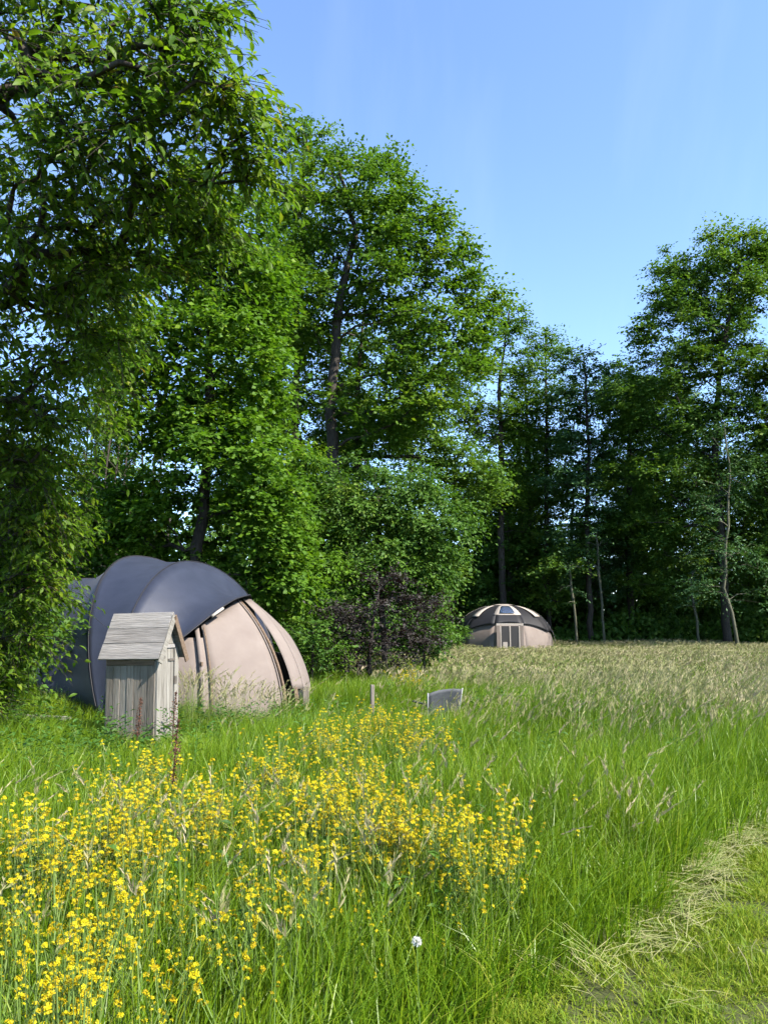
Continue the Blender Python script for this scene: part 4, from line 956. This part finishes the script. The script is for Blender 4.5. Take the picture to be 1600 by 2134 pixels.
# laid-over swathe where the uncut grass was flattened
n3 = 4; x3 = r.normal(0.75, 0.30, n3); y3 = r.normal(3.75, 0.30, n3); P3 = np.stack([x3, y3, r.uniform(0.03, 0.16, n3)], 1); R3 = np.stack([r.normal(0, .25, n3), r.normal(0.2, .3, n3), r.normal(-0.5, 0.4, n3)], 1)
P = np.concatenate([P1, P2, P3]); Ro = np.concatenate([R1, R2, R3]); n = len(P)
scatter('grass_clippings', CG, P, Ro, np.repeat(r.uniform(0.6, 1.3, n)[:, None], 3, 1), r.integers(0, 6, n), 'pale dry clippings strewn along the edge of the mown path', 'clippings')

# weeds: broad leaves among the flowers
def weed(r, h, n, sz):
    P = []; D = []
    for k in range(n): z = h * (k + r.random()) / n; a = r.uniform(0, 6.28); d = np.array([math.cos(a), math.sin(a), 0.45]); P.append([0.02 * math.cos(a), 0.02 * math.sin(a), z]); D.append(d)
    P = np.array(P); D = unit(np.array(D)); Nn = unit(np.array([0, 0, 1.0]) + r.normal(size=(n, 3)) * 0.3)
    return leaf_block(P, Nn, D, sz * r.uniform(0.6, 1.2, n), 0.38, True, r.random(n))
WG = [proto('weed', q[0], [tuple(f) for f in q[1]], q[2], [M['darkgrass']]) for q in [weed(r, 0.5, 26, 0.075) for _ in range(5)]]
pts = []
x, y = field(r, 3000, 2.2, 13, 1); k = (x < mown_edge(y) - 0.5) & off_things(x, y) & (r.random(3000) < np.clip(0.55 - 0.25 * x / np.maximum(y, 1) * 3, 0.05, 0.9) * noise2(x, y, 0.7, 5)); x, y = x[k], y[k]
put(x, y, r.integers(0, 5, len(x)), r.uniform(0.6, 1.2, len(x)), r)
P, Ro, S_, Ix = [np.concatenate([p[i] for p in pts]) for i in range(4)]; Ro[:, 2] = r.uniform(0, 6.28, len(Ro))
scatter('leafy_weeds', WG, P, Ro, S_, Ix, 'dark leafy weeds growing between the yellow flowers', 'weeds')

# --- yellow flowers
poly = np.array([(40, 1680), (230, 1540), (330, 1530), (430, 1590), (560, 1540), (700, 1465), (840, 1465), (960, 1530), (1060, 1640), (1130, 1700), (1100, 1790), (930, 1800), (760, 1830), (640, 1900), (540, 2030), (500, 2134), (430, 2300), (-150, 2300), (-150, 1830)], float)
def inside(px, py):
    c = np.zeros(len(px), bool); n = len(poly); j = n - 1
    for i in range(n):
        a, b = poly[i], poly[j]; t = ((a[1] > py) != (b[1] > py)) & (px < (b[0] - a[0]) * (py - a[1]) / (b[1] - a[1] + 1e-9) + a[0]); c ^= t; j = i
    return c
heads = []
for k in range(7):
    q = flower_head(r, [0.008, 0.010, 0.0115, 0.013, 0.009, 0.0145, 0.011][k]); me = mesh_np('flower_head', np.array(q[0]), q[1], q[2]); me.materials.append(M['petal']); heads.append(me)
kinds = []
for k in range(9):
    h = r.uniform(0.62, 0.82); tips = []; mb = MB(); top = np.array([r.normal() * 0.05 + 0.04, r.normal() * 0.05, h])
    mb.tube([(0, 0, 0), top * [0.3, 0.3, 0.55], top], [0.0028, 0.0024, 0.0014], n=3); tips.append(top)
    tips.append(top * [0.95, 0.95, 0.965] + np.array([r.normal() * 0.012, r.normal() * 0.012, 0]))
    for j in range(int(r.integers(2, 5))):
        s = r.uniform(0.5, 0.85); a = r.uniform(0, 6.28); w = r.uniform(0.03, 0.09); b0_ = top * [s * .6, s * .6, s]; t = b0_ + np.array([math.cos(a) * w, math.sin(a) * w, r.uniform(0.08, 0.17)]); mb.tube([b0_, (b0_ + t) / 2 + [0.01 * math.cos(a), 0.01 * math.sin(a), 0], t], [0.002, 0.0016, 0.0012], n=3); tips.append(t)
        if r.random() < 0.5: tips.append(t - np.array([math.cos(a) * 0.01, math.sin(a) * 0.01, 0.025]))
    me = mesh_np('stem', np.array(mb.V), mb.F); me.materials.append(M['stalk']); kinds.append((me, tips, mb))
rf = np.random.default_rng(77)
# drifts: (px, py, half-width, half-height, plants) as seen over the tops of the plants
DR_ = [(160, 2010, 190, 130, 95), (60, 2150, 130, 80, 40), (400, 2060, 130, 110, 30), (200, 1900, 150, 60, 55), (300, 1790, 230, 70, 70), (130, 1740, 90, 45, 70), (60, 1690, 60, 40, 40), (20, 1850, 60, 60, 24), (270, 1675, 150, 50, 150), (450, 1640, 110, 45, 100),
       (300, 1575, 120, 40, 110), (700, 1640, 170, 60, 150), (830, 1690, 170, 55, 170), (960, 1720, 110, 50, 80), (1060, 1690, 70, 50, 26), (640, 1760, 140, 60, 70), (780, 1590, 150, 40, 100),
       (560, 1560, 70, 30, 60), (690, 1515, 80, 28, 110), (790, 1485, 70, 20, 130), (860, 1510, 60, 25, 60), (500, 1850, 160, 80, 36), (-100, 1950, 100, 150, 40), (930, 1500, 30, 12, 14)]
fx, fy = [], []
for (a, b, rx_, ry_, n) in DR_:
    n = int(n * 0.66); rx_ *= 1.2; ry_ *= 1.2
    th = rf.uniform(0, 6.28, n); q = np.abs(rf.normal(0, 0.55, n)); px, py = a + rx_ * q * np.cos(th), b + ry_ * q * np.sin(th)
    yv = (1067 - py) / FPX; dz = sp + yv * cp; kk = (0.68 - CAMH) / dz; fx.append((px - 800) / FPX * kk); fy.append((cp - yv * sp) * kk)
fx = np.concatenate(fx); fy = np.concatenate(fy)
ok = off_things(fx, fy) & (fx < mown_edge(fy) - 0.1) & (fy > 1.6) & (fy < 12); fx, fy = fx[ok], fy[ok]
order = np.argsort(np.hypot(fx, fy)); fx, fy = fx[order], fy[order]
FL = 'yellow wildflower plant with small clustered blooms in the front of the meadow'
NI = min(300, len(fx))
for i in range(NI):
    e = empty('yellow_wildflower', (fx[i], fy[i], float(ground_z(fx[i], fy[i])) - 0.01), rf.uniform(0, 6.28)); s = rf.uniform(0.70, 1.02); e.scale = (s, s, s)
    tag(e, FL, 'wildflower', 'yellow wildflowers in the front of the meadow')
    me, tips, _ = kinds[int(rf.integers(0, 9))]; obj('stem', me, None, e)
    for t in tips:
        o = obj('flower_head', heads[int(rf.integers(0, 7))], None, e); o.location = t; o.rotation_euler = (rf.normal() * 0.4, rf.normal() * 0.4, rf.uniform(0, 6.28)); q = rf.uniform(0.6, 1.2); o.scale = (q, q, q)
FP = []
for (me, tips, mb) in kinds:
    V = list(mb.V); F = list(mb.F); mi = [0] * len(F); rn = [0.5] * len(V)
    for t in tips:
        q = flower_head(r, r.uniform(0.010, 0.017)); n0 = len(V); V += [tuple(np.array(v) + t) for v in q[0]]; F += [tuple(a + n0 for a in f) for f in q[1]]; rn += q[2]; mi += [1] * len(q[1])
    FP.append(proto('flower_plant', V, F, rn, [M['stalk'], M['petal']], mi))
x, y = fx[NI:], fy[NI:]; 
# extra plants in the dense yellow drifts farther back
xd = rf.normal(0.42, 0.16, 50); yd = rf.normal(13.6, 0.25, 50)
k = off_things(xd, yd) & ((xd - 0.8) ** 2 + (yd - 11.0) ** 2 > 0.5) & ((xd + 2.95) ** 2 + (yd - 8.9) ** 2 > 0.7); x = np.concatenate([x, xd[k]]); y = np.concatenate([y, yd[k]]); n = len(x)
sc_ = rf.uniform(0.72, 1.02, n)
scatter('wildflower_drift', FP, np.stack([x, y, ground_z(x, y)], 1), np.stack([rf.normal(size=n) * .05, rf.normal(size=n) * .05, rf.uniform(0, 6.28, n)], 1), np.stack([sc_] * 3, 1), rf.integers(0, 9, n), 'drift of yellow wildflowers farther back towards the tents', 'wildflowers')

# --- docks and a dandelion clock
def dock(px, Y, h, label, seed):
    r = np.random.default_rng(seed); g = gpt(px, Y); e = empty('dock_plant', g); tag(e, label, 'dock')
    MB().tube([(0, 0, 0), (0.01, 0, h * 0.5), (0.03, 0, h)], [0.006, 0.005, 0.002], n=5).build('stem', M['dock'], e)
    n = 260; t = r.uniform(0.5, 1.0, n); a = r.uniform(0, 6.28, n); q = 0.05 * (1.15 - t) * 2 * r.random(n)
    P = np.stack([0.03 * t + q * np.cos(a), q * np.sin(a), h * t], 1); D = unit(r.normal(size=(n, 3)))
    V, F, rn = leaf_block(P, unit(r.normal(size=(n, 3))), D, np.full(n, 0.016), 0.9, False, r.random(n)); tag(obj('seed_spike', mesh_np('seed_spike', V, F, rn), M['dock'], e), kind='stuff')
    for k in range(5):
        a = r.uniform(0, 6.28); V, F, rn = leaf_block(np.array([[0, 0, h * (0.1 + 0.08 * k)]]), np.array([[0, 0, 1.0]]), unit(np.array([[math.cos(a), math.sin(a), 0.7]])), np.array([0.22]), 0.28, True, np.array([r.random()]))
        obj('leaf', mesh_np('leaf', V, F, rn), M['darkgrass'], e)
dock(374, 5.6, 0.95, 'tall rust-brown dock spike standing among the front flowers', 3)
dock(372, 9.3, 0.80, 'rust-brown dock at the foot of the wooden shed', 4)
dock(300, 8.6, 0.80, 'brown dock left of the tall dock spike', 5)
g = at(868, 1962, 2.75); e = empty('dandelion_clock', (g[0], g[1], 0)); tag(e, 'white dandelion clock in the green front grass', 'dandelion')
MB().tube([(0.02, 0, 0), (0.01, 0, g[2] * .5), (0, 0, g[2])], 0.002, n=4).build('stem', M['stalk'], e)
n = 150; d = unit(r.normal(size=(n, 3))); V, F, rn = leaf_block(d * 0.004 + [0, 0, g[2]], unit(np.cross(d, r.normal(size=(n, 3)))), d, np.full(n, 0.015), 0.22, False, r.random(n))
obj('seed_ball', mesh_np('seed_ball', V, F, rn), M['fluff'], e)
